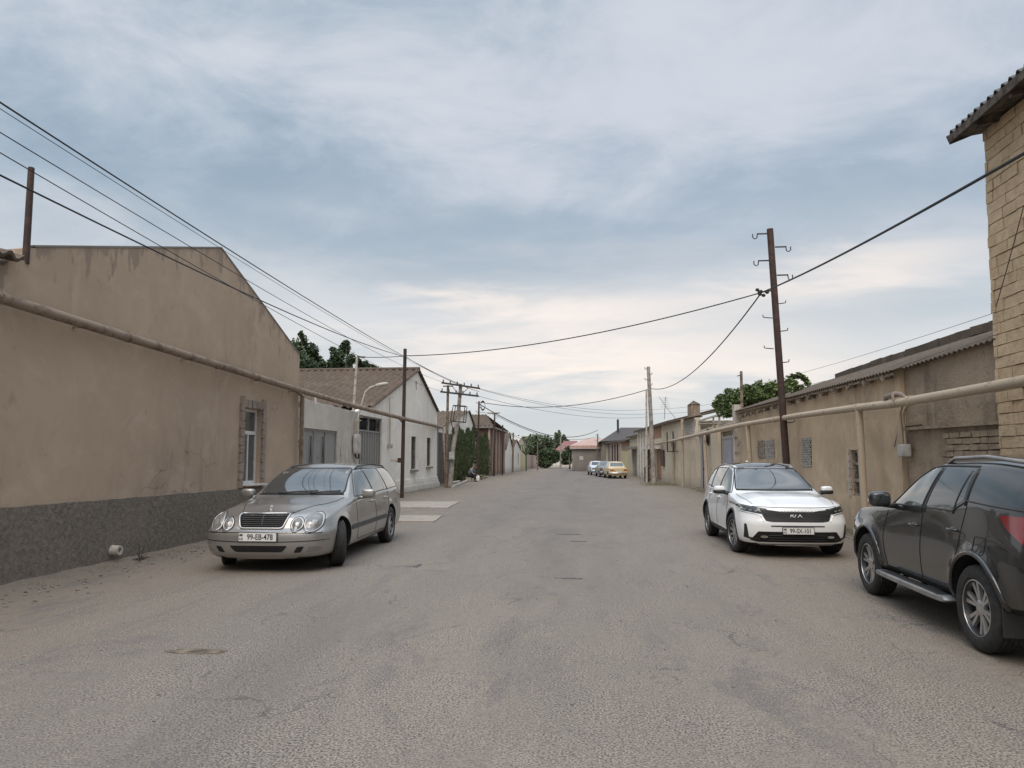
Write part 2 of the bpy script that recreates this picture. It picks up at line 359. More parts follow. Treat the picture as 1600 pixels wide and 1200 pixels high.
# ------------------------------------------------------------------ geometry helpers
class MB:
    def __init__(s): s.v = []; s.f = []
    def add(s, vs, fs):
        o = len(s.v); s.v += [V(a) for a in vs]; s.f += [tuple(i + o for i in f) for f in fs]; return s
    def box(s, c, d, rz=0., jit=0.):
        c = V(c); cs, sn = math.cos(rz), math.sin(rz); vs = []
        for z in (-.5, .5):
            for x, y in ((-.5, -.5), (.5, -.5), (.5, .5), (-.5, .5)):
                X, Y = x * d[0], y * d[1]
                vs.append(c + V((X * cs - Y * sn, X * sn + Y * cs, z * d[2])) + V([random.uniform(-jit, jit) for _ in range(3)]))
        return s.add(vs, [(3, 2, 1, 0), (4, 5, 6, 7), (0, 1, 5, 4), (1, 2, 6, 5), (2, 3, 7, 6), (3, 0, 4, 7)])
    def bar(s, a, b, w, h, upv=(0, 0, 1)):
        a, b = V(a), V(b); t = (b - a).normalized(); u = V(upv)
        if abs(t.dot(u)) > .98: u = V((1, 0, 0))
        sd = t.cross(u).normalized(); u = sd.cross(t)
        vs = []
        for p in (a, b):
            for i, j in ((-1, -1), (1, -1), (1, 1), (-1, 1)): vs.append(p + sd * i * w / 2 + u * j * h / 2)
        return s.add(vs, [(0, 1, 2, 3), (7, 6, 5, 4), (0, 4, 5, 1), (1, 5, 6, 2), (2, 6, 7, 3), (3, 7, 4, 0)])
    def tube(s, pts, r, n=8, cap=True, closed=False):
        pts = [V(p) for p in pts]; rs = r if isinstance(r, (list, tuple)) else [r] * len(pts)
        N = len(pts); vs = []; pu = None
        for i, p in enumerate(pts):
            if closed: t = (pts[(i + 1) % N] - pts[i - 1])
            else: t = pts[min(i + 1, N - 1)] - pts[max(i - 1, 0)]
            t = t.normalized() if t.length > 1e-9 else V((0, 0, 1))
            if pu is None:
                pu = V((0, 0, 1)) if abs(t.z) < .9 else V((1, 0, 0))
            u = (pu - t * pu.dot(t))
            u = u.normalized() if u.length > 1e-6 else t.orthogonal().normalized()
            pu = u; w_ = t.cross(u)
            for k in range(n):
                a = 2 * math.pi * k / n; vs.append(p + (u * math.cos(a) + w_ * math.sin(a)) * rs[i])
        fs = []
        for i in range(N if closed else N - 1):
            j = (i + 1) % N
            for k in range(n):
                fs.append((i * n + k, i * n + (k + 1) % n, j * n + (k + 1) % n, j * n + k))
        if cap and not closed:
            fs.append(tuple(range(n))[::-1]); fs.append(tuple((N - 1) * n + k for k in range(n)))
        return s.add(vs, fs)
    def lathe(s, prof, c, ax='Z', n=32, closed=False):
        """prof: list of (radius, height along axis)"""
        c = V(c); vs = []
        for r_, h in prof:
            for k in range(n):
                a = 2 * math.pi * k / n; x, y = r_ * math.cos(a), r_ * math.sin(a)
                vs.append(c + (V((x, y, h)) if ax == 'Z' else V((x, h, y)) if ax == 'Y' else V((h, x, y))))
        fs = []; N = len(prof)
        for i in range(N if closed else N - 1):
            j = (i + 1) % N
            for k in range(n): fs.append((i * n + k, i * n + (k + 1) % n, j * n + (k + 1) % n, j * n + k))
        return s.add(vs, fs)
    def ell(s, c, r, nu=12, nv=8, e=1.0, rot=None):
        c = V(c); vs = []; fs = []
        sg = lambda t, q: math.copysign(abs(t) ** q, t)
        for i in range(nv + 1):
            ph = -math.pi / 2 + math.pi * i / nv
            for j in range(nu):
                th = 2 * math.pi * j / nu
                p = V((sg(math.cos(ph), e) * sg(math.cos(th), e) * r[0], sg(math.cos(ph), e) * sg(math.sin(th), e) * r[1], sg(math.sin(ph), e) * r[2]))
                if rot: p = rot @ p
                vs.append(c + p)
        for i in range(nv):
            for j in range(nu): fs.append((i * nu + j, i * nu + (j + 1) % nu, (i + 1) * nu + (j + 1) % nu, (i + 1) * nu + j))
        return s.add(vs, fs)
    def build(s, name, mat, parent=None, smooth=False, world=True, auto=None, fixn=True):
        me = bpy.data.meshes.new(name); vs = s.v
        if parent is not None and world:
            inv = wm(parent).inverted(); vs = [inv @ v for v in vs]
        me.from_pydata([tuple(v) for v in vs], [], s.f); me.update()
        if fixn:
            bm = bmesh.new(); bm.from_mesh(me)
            bmesh.ops.remove_doubles(bm, verts=bm.verts, dist=1e-5)
            bmesh.ops.recalc_face_normals(bm, faces=bm.faces); bm.to_mesh(me); bm.free()
        for m_ in (mat if isinstance(mat, (list, tuple)) else [mat]): me.materials.append(M[m_] if isinstance(m_, str) else m_)
        if smooth or auto:
            me.polygons.foreach_set('use_smooth', [True] * len(me.polygons))
            if auto: me.set_sharp_from_angle(angle=R(auto))
        o = bpy.data.objects.new(name, me); COL.objects.link(o)
        if parent is not None: o.parent = parent
        return o
def wm(o):
    m = Matrix.LocRotScale(o.location, o.rotation_euler, o.scale)
    return wm(o.parent) @ m if o.parent else m
def tag(o, label=None, cat=None, group=None, kind=None):
    if label: o['label'] = label
    if cat: o['category'] = cat
    if group: o['group'] = group
    if kind: o['kind'] = kind
    return o
def thing(name, label, cat, loc=(0, 0, 0), group=None, rz=0.):
    o = bpy.data.objects.new(name, None); COL.objects.link(o); o.location = loc; o.rotation_euler = (0, 0, rz)
    o.empty_display_size = .2
    return tag(o, label, cat, group)
# points measured along the lines of sight of the photograph and set on real planes
def ground_at(x, y, h=0.):
    d = pxdir(x, y); t = (h - CAM_H) / d.z; return V((0, 0, CAM_H)) + d * t
def on_x(x, y, X):
    d = pxdir(x, y); return V((0, 0, CAM_H)) + d * (X / d.x)
def on_y(x, y, Y):
    d = pxdir(x, y); return V((0, 0, CAM_H)) + d * (Y / d.y)
def inpoly(p, poly):
    x, y = p; c = False; n = len(poly)
    for i in range(n):
        x1, y1 = poly[i]; x2, y2 = poly[i - 1]
        if (y1 > y) != (y2 > y) and x < (x2 - x1) * (y - y1) / (y2 - y1) + x1: c = not c
    return c
def wall(outline, holes, A, U, N, th, jag=0.):
    """flat wall: outline/holes in (u, z); A origin, U direction along, N outward normal, thickness th behind"""
    A = V(A); U = V(U).normalized(); N = V(N).normalized()
    vs = []; ed = []
    for lp in [outline] + holes:
        o = len(vs); n = len(lp); vs += [V(p) for p in lp]; ed += [(o + i, o + (i + 1) % n) for i in range(n)]
    v2, e2, f2, *_ = delaunay_2d_cdt(vs, ed, [], 0, 1e-5)
    fs = []
    for f in f2:
        c = sum((v2[i] for i in f), V((0, 0))) / len(f)
        if inpoly(c, outline) and not any(inpoly(c, h) for h in holes): fs.append(tuple(f))
    cnt = {}
    for f in fs:
        for i in range(len(f)):
            a, b = f[i], f[(i + 1) % len(f)]; cnt.setdefault((min(a, b), max(a, b)), []).append((a, b))
    n = len(v2); P3 = [A + U * v[0] + V((0, 0, v[1])) for v in v2]
    allv = P3 + [p - N * th for p in P3]
    F = list(fs) + [tuple(i + n for i in f[::-1]) for f in fs]
    for k, l in cnt.items():
        if len(l) == 1: a, b = l[0]; F.append((b, a, a + n, b + n))
    mb = MB(); mb.add(allv, F); return mb
def rect(u0, z0, u1, z1): return [(u0, z0), (u1, z0), (u1, z1), (u0, z1)]
def jagged(p, q, step=.35, amp=.03):
    """points from p to q (exclusive of q) with a rough line"""
    n = max(1, int((V(q) - V(p)).length / step)); out = [tuple(p)]
    for i in range(1, n):
        t = i / n; out.append((p[0] + (q[0] - p[0]) * t, p[1] + (q[1] - p[1]) * t + random.uniform(-amp, amp)))
    return out
def roof(p00, p10, p11, p01, amp=.035, period=.18, th=.03, rows=0, step=.03):
    """corrugated roof: waves run from eave (p00-p10) to ridge (p01-p11)"""
    p00, p10, p11, p01 = map(V, (p00, p10, p11, p01))
    L = (p10 - p00).length; nu = max(4, min(400, int(L / period * 6))); nv = max(1, rows * 2 if rows else 1)
    nrm_ = (p10 - p00).cross(p01 - p00).normalized()
    if nrm_.z < 0: nrm_ = -nrm_
    vs = []
    for j in range(nv + 1):
        if rows: row, e = divmod(j, 2); tv = min(1., (row + (0.97 if e else 0)) / rows)
        else: tv = j / nv; e = 0
        off = (step if (rows and not e) else 0)
        for i in range(nu + 1):
            tu = i / nu
            p = (p00 * (1 - tu) + p10 * tu) * (1 - tv) + (p01 * (1 - tu) + p11 * tu) * tv
            vs.append(p + nrm_ * (amp * math.sin(2 * math.pi * tu * L / period) + off))
    nt = len(vs); vs += [v - nrm_ * th for v in vs]; fs = []
    W_ = nu + 1
    for j in range(nv):
        for i in range(nu):
            a = j * W_ + i; fs.append((a, a + 1, a + 1 + W_, a + W_)); fs.append((nt + a, nt + a + W_, nt + a + 1 + W_, nt + a + 1))
    for i in range(nu):
        fs.append((i, nt + i, nt + i + 1, i + 1)); a = nv * W_ + i; fs.append((a, a + 1, nt + a + 1, nt + a))
    for j in range(nv):
        a = j * W_; fs.append((a, a + W_, nt + a + W_, nt + a)); a += nu; fs.append((a, nt + a, nt + a + W_, a + W_))
    return MB().add(vs, fs)
def sagline(a, b, sag, n=24):
    a, b = V(a), V(b)
    return [a.lerp(b, i / n) - V((0, 0, sag * 4 * (i / n) * (1 - i / n))) for i in range(n + 1)]
def leaves(mb, c, r, n, size, shell=.45, flat=1.):
    for _ in range(n):
        d = V((random.gauss(0, 1), random.gauss(0, 1), random.gauss(0, 1))).normalized()
        q = random.random() ** shell
        if random.random() < .14: q *= random.uniform(1., 1.35)
        p = V(c) + V((d.x * r[0], d.y * r[1], d.z * r[2])) * q
        a = V((random.gauss(0, 1), random.gauss(0, 1), random.gauss(0, .7))).normalized()
        b = a.cross(V((random.gauss(0, 1), random.gauss(0, 1), random.gauss(0, 1)))).normalized()
        s_ = size * random.uniform(.6, 1.3)
        mb.v += [p - a * s_, p + b * s_ * .55, p + a * s_, p - b * s_ * .55]; o = len(mb.v) - 4
        mb.f.append((o, o + 1, o + 2, o + 3))
def tree(name, label, loc, trunk_h, clumps, n, size, mat, group=None, cat='tree', tr=.14, shell=.45):
    t = thing(name, label, cat, loc, group); loc = V(loc)
    tb = MB(); top = loc + V((0, 0, trunk_h))
    tb.tube([loc, loc + V((.05, .03, trunk_h * .5)), top], [tr, tr * .8, tr * .6], 8)
    for c, r in clumps:
        c = V(c); mid = top.lerp(c, .5) + V((random.uniform(-.2, .2), random.uniform(-.2, .2), .1))
        tb.tube([top - V((0, 0, .2)), mid, c], [tr * .5, tr * .3, tr * .1], 6)
    tb.build('trunk', 'bark', t, True)
    cb = MB(); tot = sum((r[0] * r[1] * r[2]) ** .667 for c, r in clumps)
    for c, r in clumps: leaves(cb, c, r, int(n * (r[0] * r[1] * r[2]) ** .667 / tot), size, shell)
    cb.build('crown', mat, t, fixn=False)
    return t
def text_part(body, size, mat, parent, mtx, name='lettering', depth=.004, xs=1.):
    cu = bpy.data.curves.new('txt', 'FONT'); cu.body = body; cu.size = size; cu.extrude = depth; cu.align_x = 'CENTER'; cu.align_y = 'CENTER'; cu.offset = size * .012
    o = bpy.data.objects.new('txt', cu); COL.objects.link(o); bpy.context.view_layer.update()
    me = bpy.data.meshes.new_from_object(o.evaluated_get(bpy.context.evaluated_depsgraph_get()))
    bpy.data.objects.remove(o); bpy.data.curves.remove(cu)
    me.transform(Matrix.Diagonal((xs, 1, 1, 1))); me.transform(mtx); me.materials.clear(); me.materials.append(M[mat]); me.name = name
    ob = bpy.data.objects.new(name, me); COL.objects.link(ob); ob.parent = parent
    return ob
# ------------------------------------------------------------------ cars: x forward, y left, z up
def curve(pts):
    pts = sorted(pts); xs = [p[0] for p in pts]; ys = [p[1] for p in pts]; n = len(xs)
    h = [xs[i + 1] - xs[i] for i in range(n - 1)]; d = [(ys[i + 1] - ys[i]) / h[i] for i in range(n - 1)]
    m = [d[0]] + [0. if d[i - 1] * d[i] <= 0 else (lambda w1, w2: (w1 + w2) / (w1 / d[i - 1] + w2 / d[i]))(2 * h[i] + h[i - 1], h[i] + 2 * h[i - 1]) for i in range(1, n - 1)] + [d[-1]]
    def f(x):
        if x <= xs[0]: return ys[0]
        if x >= xs[-1]: return ys[-1]
        i = 0
        while x > xs[i + 1]: i += 1
        t = (x - xs[i]) / h[i]; t2, t3 = t * t, t * t * t
        return (2 * t3 - 3 * t2 + 1) * ys[i] + (t3 - 2 * t2 + t) * h[i] * m[i] + (-2 * t3 + 3 * t2) * ys[i + 1] + (t3 - t2) * h[i] * m[i + 1]
    return f
class Car:
    def __init__(s, root, S):
        s.root = root; s.S = S; C = {k: curve(v) for k, v in S['c'].items()}; s.C = C
        xf1, xr1 = S['xf1'], S['xr1']; xff = curve(S['xf']); xrr = curve(S['xr']); XF, XR = S['XF'], S['XR']
        st = [(xr1 + (xf1 - xr1) * i / 84, 0, 1., 0) for i in range(85)]
        pf, pr = S.get('pf', 2.8), S.get('pr', 3.6)
        fr = []; rr = []
        for i in range(1, 25):
            th = math.pi / 2 * i / 24; t = math.sin(th) ** (2 / pf); wv = max(.0, math.cos(th)) ** (2 / pf); fr.append((xf1 + (XF - xf1) * t, t, wv, 1))
        for i in range(1, 19):
            th = math.pi / 2 * i / 18; t = math.sin(th) ** (2 / pr); wv = max(.0, math.cos(th)) ** (2 / pr); rr.append((xr1 + (XR - xr1) * t, t, wv, -1))
        sts = rr[::-1] + st + fr; rings = []
        for (x, t, wv, side) in sts:
            hr = s.ring(x); out = []
            for (y, z) in hr:
                X = x if side == 0 else (xf1 + (xff(z) - xf1) * t if side > 0 else xr1 + (xrr(z) - xr1) * t)
                out.append(V((X, y * wv, z)))
            rings.append(out)
        n = len(rings[0]); full = [r + [V((p.x, -p.y, p.z)) for p in r[-2:0:-1]] for r in rings]; W_ = len(full[0])
        vs = [p for r in full for p in r]; fs = []
        for i in range(len(full) - 1):
            for j in range(W_): a, b = i * W_ + j, i * W_ + (j + 1) % W_; fs.append((a, b, b + W_, a + W_))
        me = bpy.data.meshes.new('body'); me.from_pydata([tuple(v) for v in vs], [], fs)
        bm = bmesh.new(); bm.from_mesh(me); bmesh.ops.remove_doubles(bm, verts=bm.verts, dist=2e-4)
        bmesh.ops.dissolve_degenerate(bm, dist=1e-5, edges=bm.edges)
        bmesh.ops.recalc_face_normals(bm, faces=bm.faces)
        bm.to_mesh(me); s.bvh = BVHTree.FromBMesh(bm); bm.free()
        # wheel arches cut with a real boolean
        tmp = bpy.data.objects.new('tmpb', me); COL.objects.link(tmp)
        cut = MB(); ar = S['arch']
        for ax in (S['axf'], S['axr']):
            for sg in (1, -1):
                n_ = 40; prof = [(0, 0), (ar, 0), (ar, .52), (0, .52)]
                y0 = sg * (S['hw'] - .36) ; pr_ = [(r_, h * sg) for r_, h in prof]
                cc = MB(); cc.lathe(pr_[1:3], (ax, y0, S['wr'] + S.get('ah', .01)), 'Y', n_)
                k = len(cc.v) // 2; cc.f.append(tuple(range(k))); cc.f.append(tuple(range(k, 2 * k))[::-1])
                cut.add(cc.v, cc.f)
        co = cut.build('tmpc', 'arch'); md = tmp.modifiers.new('b', 'BOOLEAN'); md.operation = 'DIFFERENCE'; md.object = co; md.solver = 'EXACT'
        bpy.context.view_layer.update()
        nm = bpy.data.meshes.new_from_object(tmp.evaluated_get(bpy.context.evaluated_depsgraph_get()))
        bpy.data.objects.remove(tmp); bpy.data.objects.remove(co)
        nm.materials.clear(); nm.materials.append(M[S['paint']]); nm.materials.append(M['arch'])
        for f in nm.polygons:
            c = f.center; mi = 0
            for ax in (S['axf'], S['axr']):
                d = math.hypot(c.x - ax, c.z - (S['wr'] + S.get('ah', .01)))
                if d < ar + .004 and abs(c.y) < S['hw'] - .0 and (abs(abs(c.y) - (S['hw'] - .36)) < .01 or abs(f.normal.y) < .25 and abs(d - ar) < .02 and abs(c.y) > S['hw'] - .36): mi = 1
            if c.z < S['c']['zb'][0][1] + .03 and f.normal.z < -.8: mi = 1
            f.material_index = mi
        nm.polygons.foreach_set('use_smooth', [True] * len(nm.polygons)); nm.set_sharp_from_angle(angle=R(40)); nm.name = 'body'
        o = bpy.data.objects.new('body', nm); COL.objects.link(o); o.parent = root; s.body = o
    def ring(s, x):
        C = s.C; zb, yb, zm, ym, zs, ys, zr, yr, zc = [C[k](x) for k in ('zb', 'yb', 'zm', 'ym', 'zs', 'ys', 'zr', 'yr', 'zc')]
        out = [(yb * i / 5, zb) for i in range(5)]
        side = curve([(zb, yb - .02), (zb + .07, yb + (ym - yb) * .35), (zm, ym), (zs, ys)])
        N1 = 16
        out += [(side(zb + (zs - zb) * i / N1), zb + (zs - zb) * i / N1) for i in range(N1)]
        bl = s.S.get('bulge', .02); N2 = 11
        out += [(ys + (yr - ys) * t + bl * 4 * t * (1 - t) * min(1, (zr - zs) / .3), zs + (zr - zs) * t) for t in [i / N2 for i in range(N2)]]
        N3 = 16
        for i in range(N3 + 1):
            t = i / N3; cy = yr * .55
            out.append(((1 - t) ** 2 * yr + 2 * t * (1 - t) * cy, (1 - t) ** 2 * zr + 2 * t * (1 - t) * (zc + (zc - zr) * .02) + t * t * zc))
        hd = s.S.get('hood')
        if hd:
            a = hd['a'](x)
            if a: out = [(y, z + a * math.exp(-((y - hd['y'](x)) / hd['w']) ** 2) if z > zr - .02 else z) for y, z in out]
        for _ in range(s.S.get('smooth', 2)):
            o2 = out[:]
            for i in range(5, len(out) - 1): o2[i] = ((out[i - 1][0] + 2 * out[i][0] + out[i + 1][0]) / 4, (out[i - 1][1] + 2 * out[i][1] + out[i + 1][1]) / 4)
            out = o2
        ac = s.S.get('flare')
        if ac:
            res = []
            for (y, z) in out:
                f = 0
                for ax in (s.S['axf'], s.S['axr']):
                    d = math.hypot(x - ax, z - s.S['wr']); f += ac * math.exp(-((d - s.S['arch'] - .0) / .075) ** 2)
                res.append((y + f if y > .5 and z < zs else y, z))
            out = res
        return out
    def pj(s, ax, a, b):
        o, d = {'L': ((a, 4, b), (0, -1, 0)), 'R': ((a, -4, b), (0, 1, 0)), 'F': ((5, a, b), (-1, 0, 0)), 'B': ((-5, a, b), (1, 0, 0)), 'T': ((a, b, 5), (0, 0, -1))}[ax]
        h = s.bvh.ray_cast(V(o), V(d))
        if h[0] is None: h = s.bvh.find_nearest(V({'L': (a, .9, b), 'R': (a, -.9, b), 'F': (2.2 if b < 1.2 else .2, a, b), 'B': (-2.2 if b < 1.2 else -1.5, a, b), 'T': (a, b, 1.5)}[ax]))
        nn = h[1]
        if nn.dot(V(d)) > 0: nn = -nn
        return h[0], nn
    def patch(s, ax, poly, mat, name, parent=None, off=.004, rr=0., dome=0., step=.06, world=False):
        if rr: poly = rounded(poly, rr)
        b = []
        for i in range(len(poly)):
            p, q = V(poly[i]), V(poly[(i + 1) % len(poly)]); n = max(1, int((q - p).length / step))
            b += [p.lerp(q, k / n) for k in range(n)]
        xs = [p.x for p in b]; zs = [p.y for p in b]; inner = []
        x = min(xs) + step * .5
        while x < max(xs):
            z = min(zs) + step * .5
            while z < max(zs):
                if inpoly((x, z), b) and min((V((x, z)) - q).length for q in b) > step * .4: inner.append(V((x, z)))
                z += step
            x += step
        nb = len(b); v2, _, f2, *_r = delaunay_2d_cdt(b + inner, [(i, (i + 1) % nb) for i in range(nb)], [], 0, 1e-6)
        fs = [tuple(f) for f in f2 if inpoly(sum((v2[i] for i in f), V((0, 0))) / len(f), b)]
        cx = (min(xs) + max(xs)) / 2; cz = (min(zs) + max(zs)) / 2; hx = (max(xs) - min(xs)) / 2; hz = (max(zs) - min(zs)) / 2
        P, Q = [], []
        for v in v2:
            p, n = s.pj(ax, v.x, v.y); e = off
            if dome: e += dome * max(0, 1 - ((v.x - cx) / hx) ** 2 * .9 - ((v.y - cz) / hz) ** 2 * .9)
            P.append(p + n * e); Q.append(p - n * .012)
        n = len(P); mb = MB(); F = list(fs); cnt = {}
        for f in fs:
            for i in range(len(f)): a_, b_ = f[i], f[(i + 1) % len(f)]; cnt.setdefault((min(a_, b_), max(a_, b_)), []).append((a_, b_))
        for k, l in cnt.items():
            if len(l) == 1: a_, b_ = l[0]; F.append((b_, a_, a_ + n, b_ + n))
        mb.add(P + Q, F)
        return mb.build(name, mat, parent or s.root, auto=50, world=False)
    def line(s, ax, pts, r, mat, name, parent=None, off=0., closed=False, n=6, mb=None, step=.05):
        P = []; m = len(pts)
        for i in range(m if closed else m - 1):
            p, q = V(pts[i]), V(pts[(i + 1) % m]); k = max(1, int((q - p).length / step))
            P += [p.lerp(q, j / k) for j in range(k)]
        if not closed: P.append(V(pts[-1]))
        W3 = []
        for p in P: h, nn = s.pj(ax, p.x, p.y); W3.append(h + nn * off)
        own = mb is None; mb = mb or MB(); mb.tube(W3, r, n, closed=closed)
        if own: return mb.build(name, mat, parent or s.root, True, world=False)
def rounded(poly, r, n=4):
    out = []; N = len(poly)
    for i in range(N):
        a, b, c = V(poly[i - 1]), V(poly[i]), V(poly[(i + 1) % N])
        ra = min(r, (a - b).length * .45); rc = min(r, (c - b).length * .45)
        p = b + (a - b).normalized() * ra; q = b + (c - b).normalized() * rc
        for k in range(n + 1): t = k / n; out.append(tuple(p * (1 - t) ** 2 + b * 2 * t * (1 - t) + q * t * t))
    return out
def ellipse(cx, cy, rx, ry, n=24): return [(cx + rx * math.cos(2 * math.pi * i / n), cy + ry * math.sin(2 * math.pi * i / n)) for i in range(n)]
def wheel(root, x, y, r, wdt, rimr, style, steer=0., name='wheel'):
    sg = 1 if y > 0 else -1
    o = bpy.data.objects.new(name, None); COL.objects.link(o); o.parent = root; o.location = (x, y, r); o.rotation_euler = (0, 0, (0 if sg > 0 else math.pi) + steer)
    o.empty_display_size = .1
    h = wdt / 2; tr = MB(); prof = [(rimr, -h * .8), (rimr + .02, -h * .95), (rimr + (r - rimr) * .55, -h * 1.02), (r - .03, -h * .93), (r - .008, -h * .78)]
    k = -0.7
    for g in range(4):
        c = (-.45 + g * .3) * h
        prof += [(r, c - .035 * h - .01), (r - .011, c - .012), (r - .011, c + .012), (r, c + .035 * h + .01)]
    prof += [(r - .008, h * .78), (r - .03, h * .93), (r - (r - rimr) * .45, h * 1.02), (rimr + .02, h * .95), (rimr, h * .8)]
    tr.lathe(prof, (0, 0, 0), 'Y', 56); t = tr.build('tyre', 'tyre', o, auto=35, world=False)
    rm = MB(); rm.lathe([(rimr + .004, h * .84), (rimr - .012, h * .86), (rimr - .022, h * .70), (rimr - .03, h * .1), (rimr - .04, -h * .7), (.05, -h * .7)], (0, 0, 0), 'Y', 48)
    rb = rm.build('rim', style[0], o, auto=40, world=False)
    sp = MB(); n = style[2]; pos = h * .62
    for i in range(n):
        a = 2 * math.pi * i / n + .3
        for dlt in style[3]:
            a0, a1 = a + dlt * .6, a + dlt
            w0, w1 = style[4]
            p0 = V((math.cos(a0) * .045, pos - .0, math.sin(a0) * .045)); p1 = V((math.cos(a1) * (rimr - .014), pos + h * .10, math.sin(a1) * (rimr - .014)))
            t_ = (p1 - p0).normalized(); s1 = t_.cross(V((0, 1, 0))).normalized()
            q = []
            for p, w_ in ((p0, w0), ((p0 + p1) / 2 - V((0, .004, 0)), (w0 + w1) / 2), (p1, w1)):
                q += [p - s1 * w_ / 2 - V((0, .03, 0)), p + s1 * w_ / 2 - V((0, .03, 0)), p + s1 * w_ / 2 * .8, p - s1 * w_ / 2 * .8]
            F = [(0, 1, 2, 3)[::-1], (8, 9, 10, 11)]
            for j in (0, 4): F += [(j + e, j + (e + 1) % 4, j + 4 + (e + 1) % 4, j + 4 + e) for e in range(4)]
            sp.add(q, F)
    sp.lathe([(rimr - .002, h * .80), (rimr + .003, h * .88), (rimr - .006, h * .90), (rimr - .010, h * .80)], (0, 0, 0), 'Y', 48, closed=True)
    sp.lathe([(.075, pos - .03), (.072, pos + .002), (.05, pos + .012), (.03, pos + .016), (.0005, pos + .017)], (0, 0, 0), 'Y', 20)
    sp.build('spokes', style[1], o, auto=40, world=False)
    return o
def superbox(c, r, e=.45, rot=None, nu=20, nv=12): return MB().ell(c, r, nu, nv, e, rot)
def handles(car, side, spots, mat, z=.83):
    sg = 1 if side == 'L' else -1
    for x, z in spots:
        p, n = car.pj(side, x, z); mb = MB()
        mb.tube([p + V((-.085, 0, 0)), p + V((-.06, sg * .028, 0)), p + V((.06, sg * .030, .0)), p + V((.09, 0, 0))], [.010, .013, .013, .010], 8)
        mb.ell(p, (.07, .006, .028), 12, 6)
        mb.build('door_handle', mat, car.root, True, world=False)
def mirror(car, side, x, y, z, r, mat, base=None):
    sg = 1 if side == 'L' else -1
    o = superbox((x, sg * y, z), r, .6).build('wing_mirror', mat, car.root, True, world=False)
    p, n = car.pj(side, x + .02, z - r[2] * .9)
    MB().tube([p, (x, sg * (y - r[1] * .3), z - r[2] * .8)], [.03, .022], 8).build('mirror_arm', base or mat, o, True, world=False)
    g = superbox((x - r[0] * .80, sg * y, z), (.012 + r[0] * .22, r[1] * .85, r[2] * .8), .5).build('mirror_glass', 'cglass', o, True, world=False)
def plate(car, side, z, txt, region=True, off=.012, yo=0., tilt=0.):
    p, n = car.pj(side, yo, z); sg = 1 if side == 'F' else -1
    x = p.x + sg * off
    o = MB().box((x, yo, z), (.014, .535, .125)).build('number_plate_frame', 'blackp', car.root, world=False)
    MB().box((x + sg * .008, yo, z), (.006, .515, .108)).build('number_plate', 'plate', o, world=False)
    mt = Matrix.Translation((x + sg * .0125, yo + sg * .035, z - .002)) @ Matrix(((0, 0, sg, 0), (sg, 0, 0, 0), (0, 1, 0, 0), (0, 0, 0, 1)))
    text_part(txt, .103, 'ink', o, mt, 'plate_number', .0012, .82)
    mt = Matrix.Translation((x + sg * .0125, yo - sg * .225, z - .026)) @ Matrix(((0, 0, sg, 0), (sg, 0, 0, 0), (0, 1, 0, 0), (0, 0, 0, 1)))
    text_part('AZ', .042, 'ink', o, mt, 'plate_country_code', .001, 1.)
    fl = MB()
    for i in range(3): fl.box((x + sg * .0125, yo - sg * .225, z + .036 - i * .010), (.002, .045, .0085))
    fl.build('plate_flag', 'greyp', o, world=False)

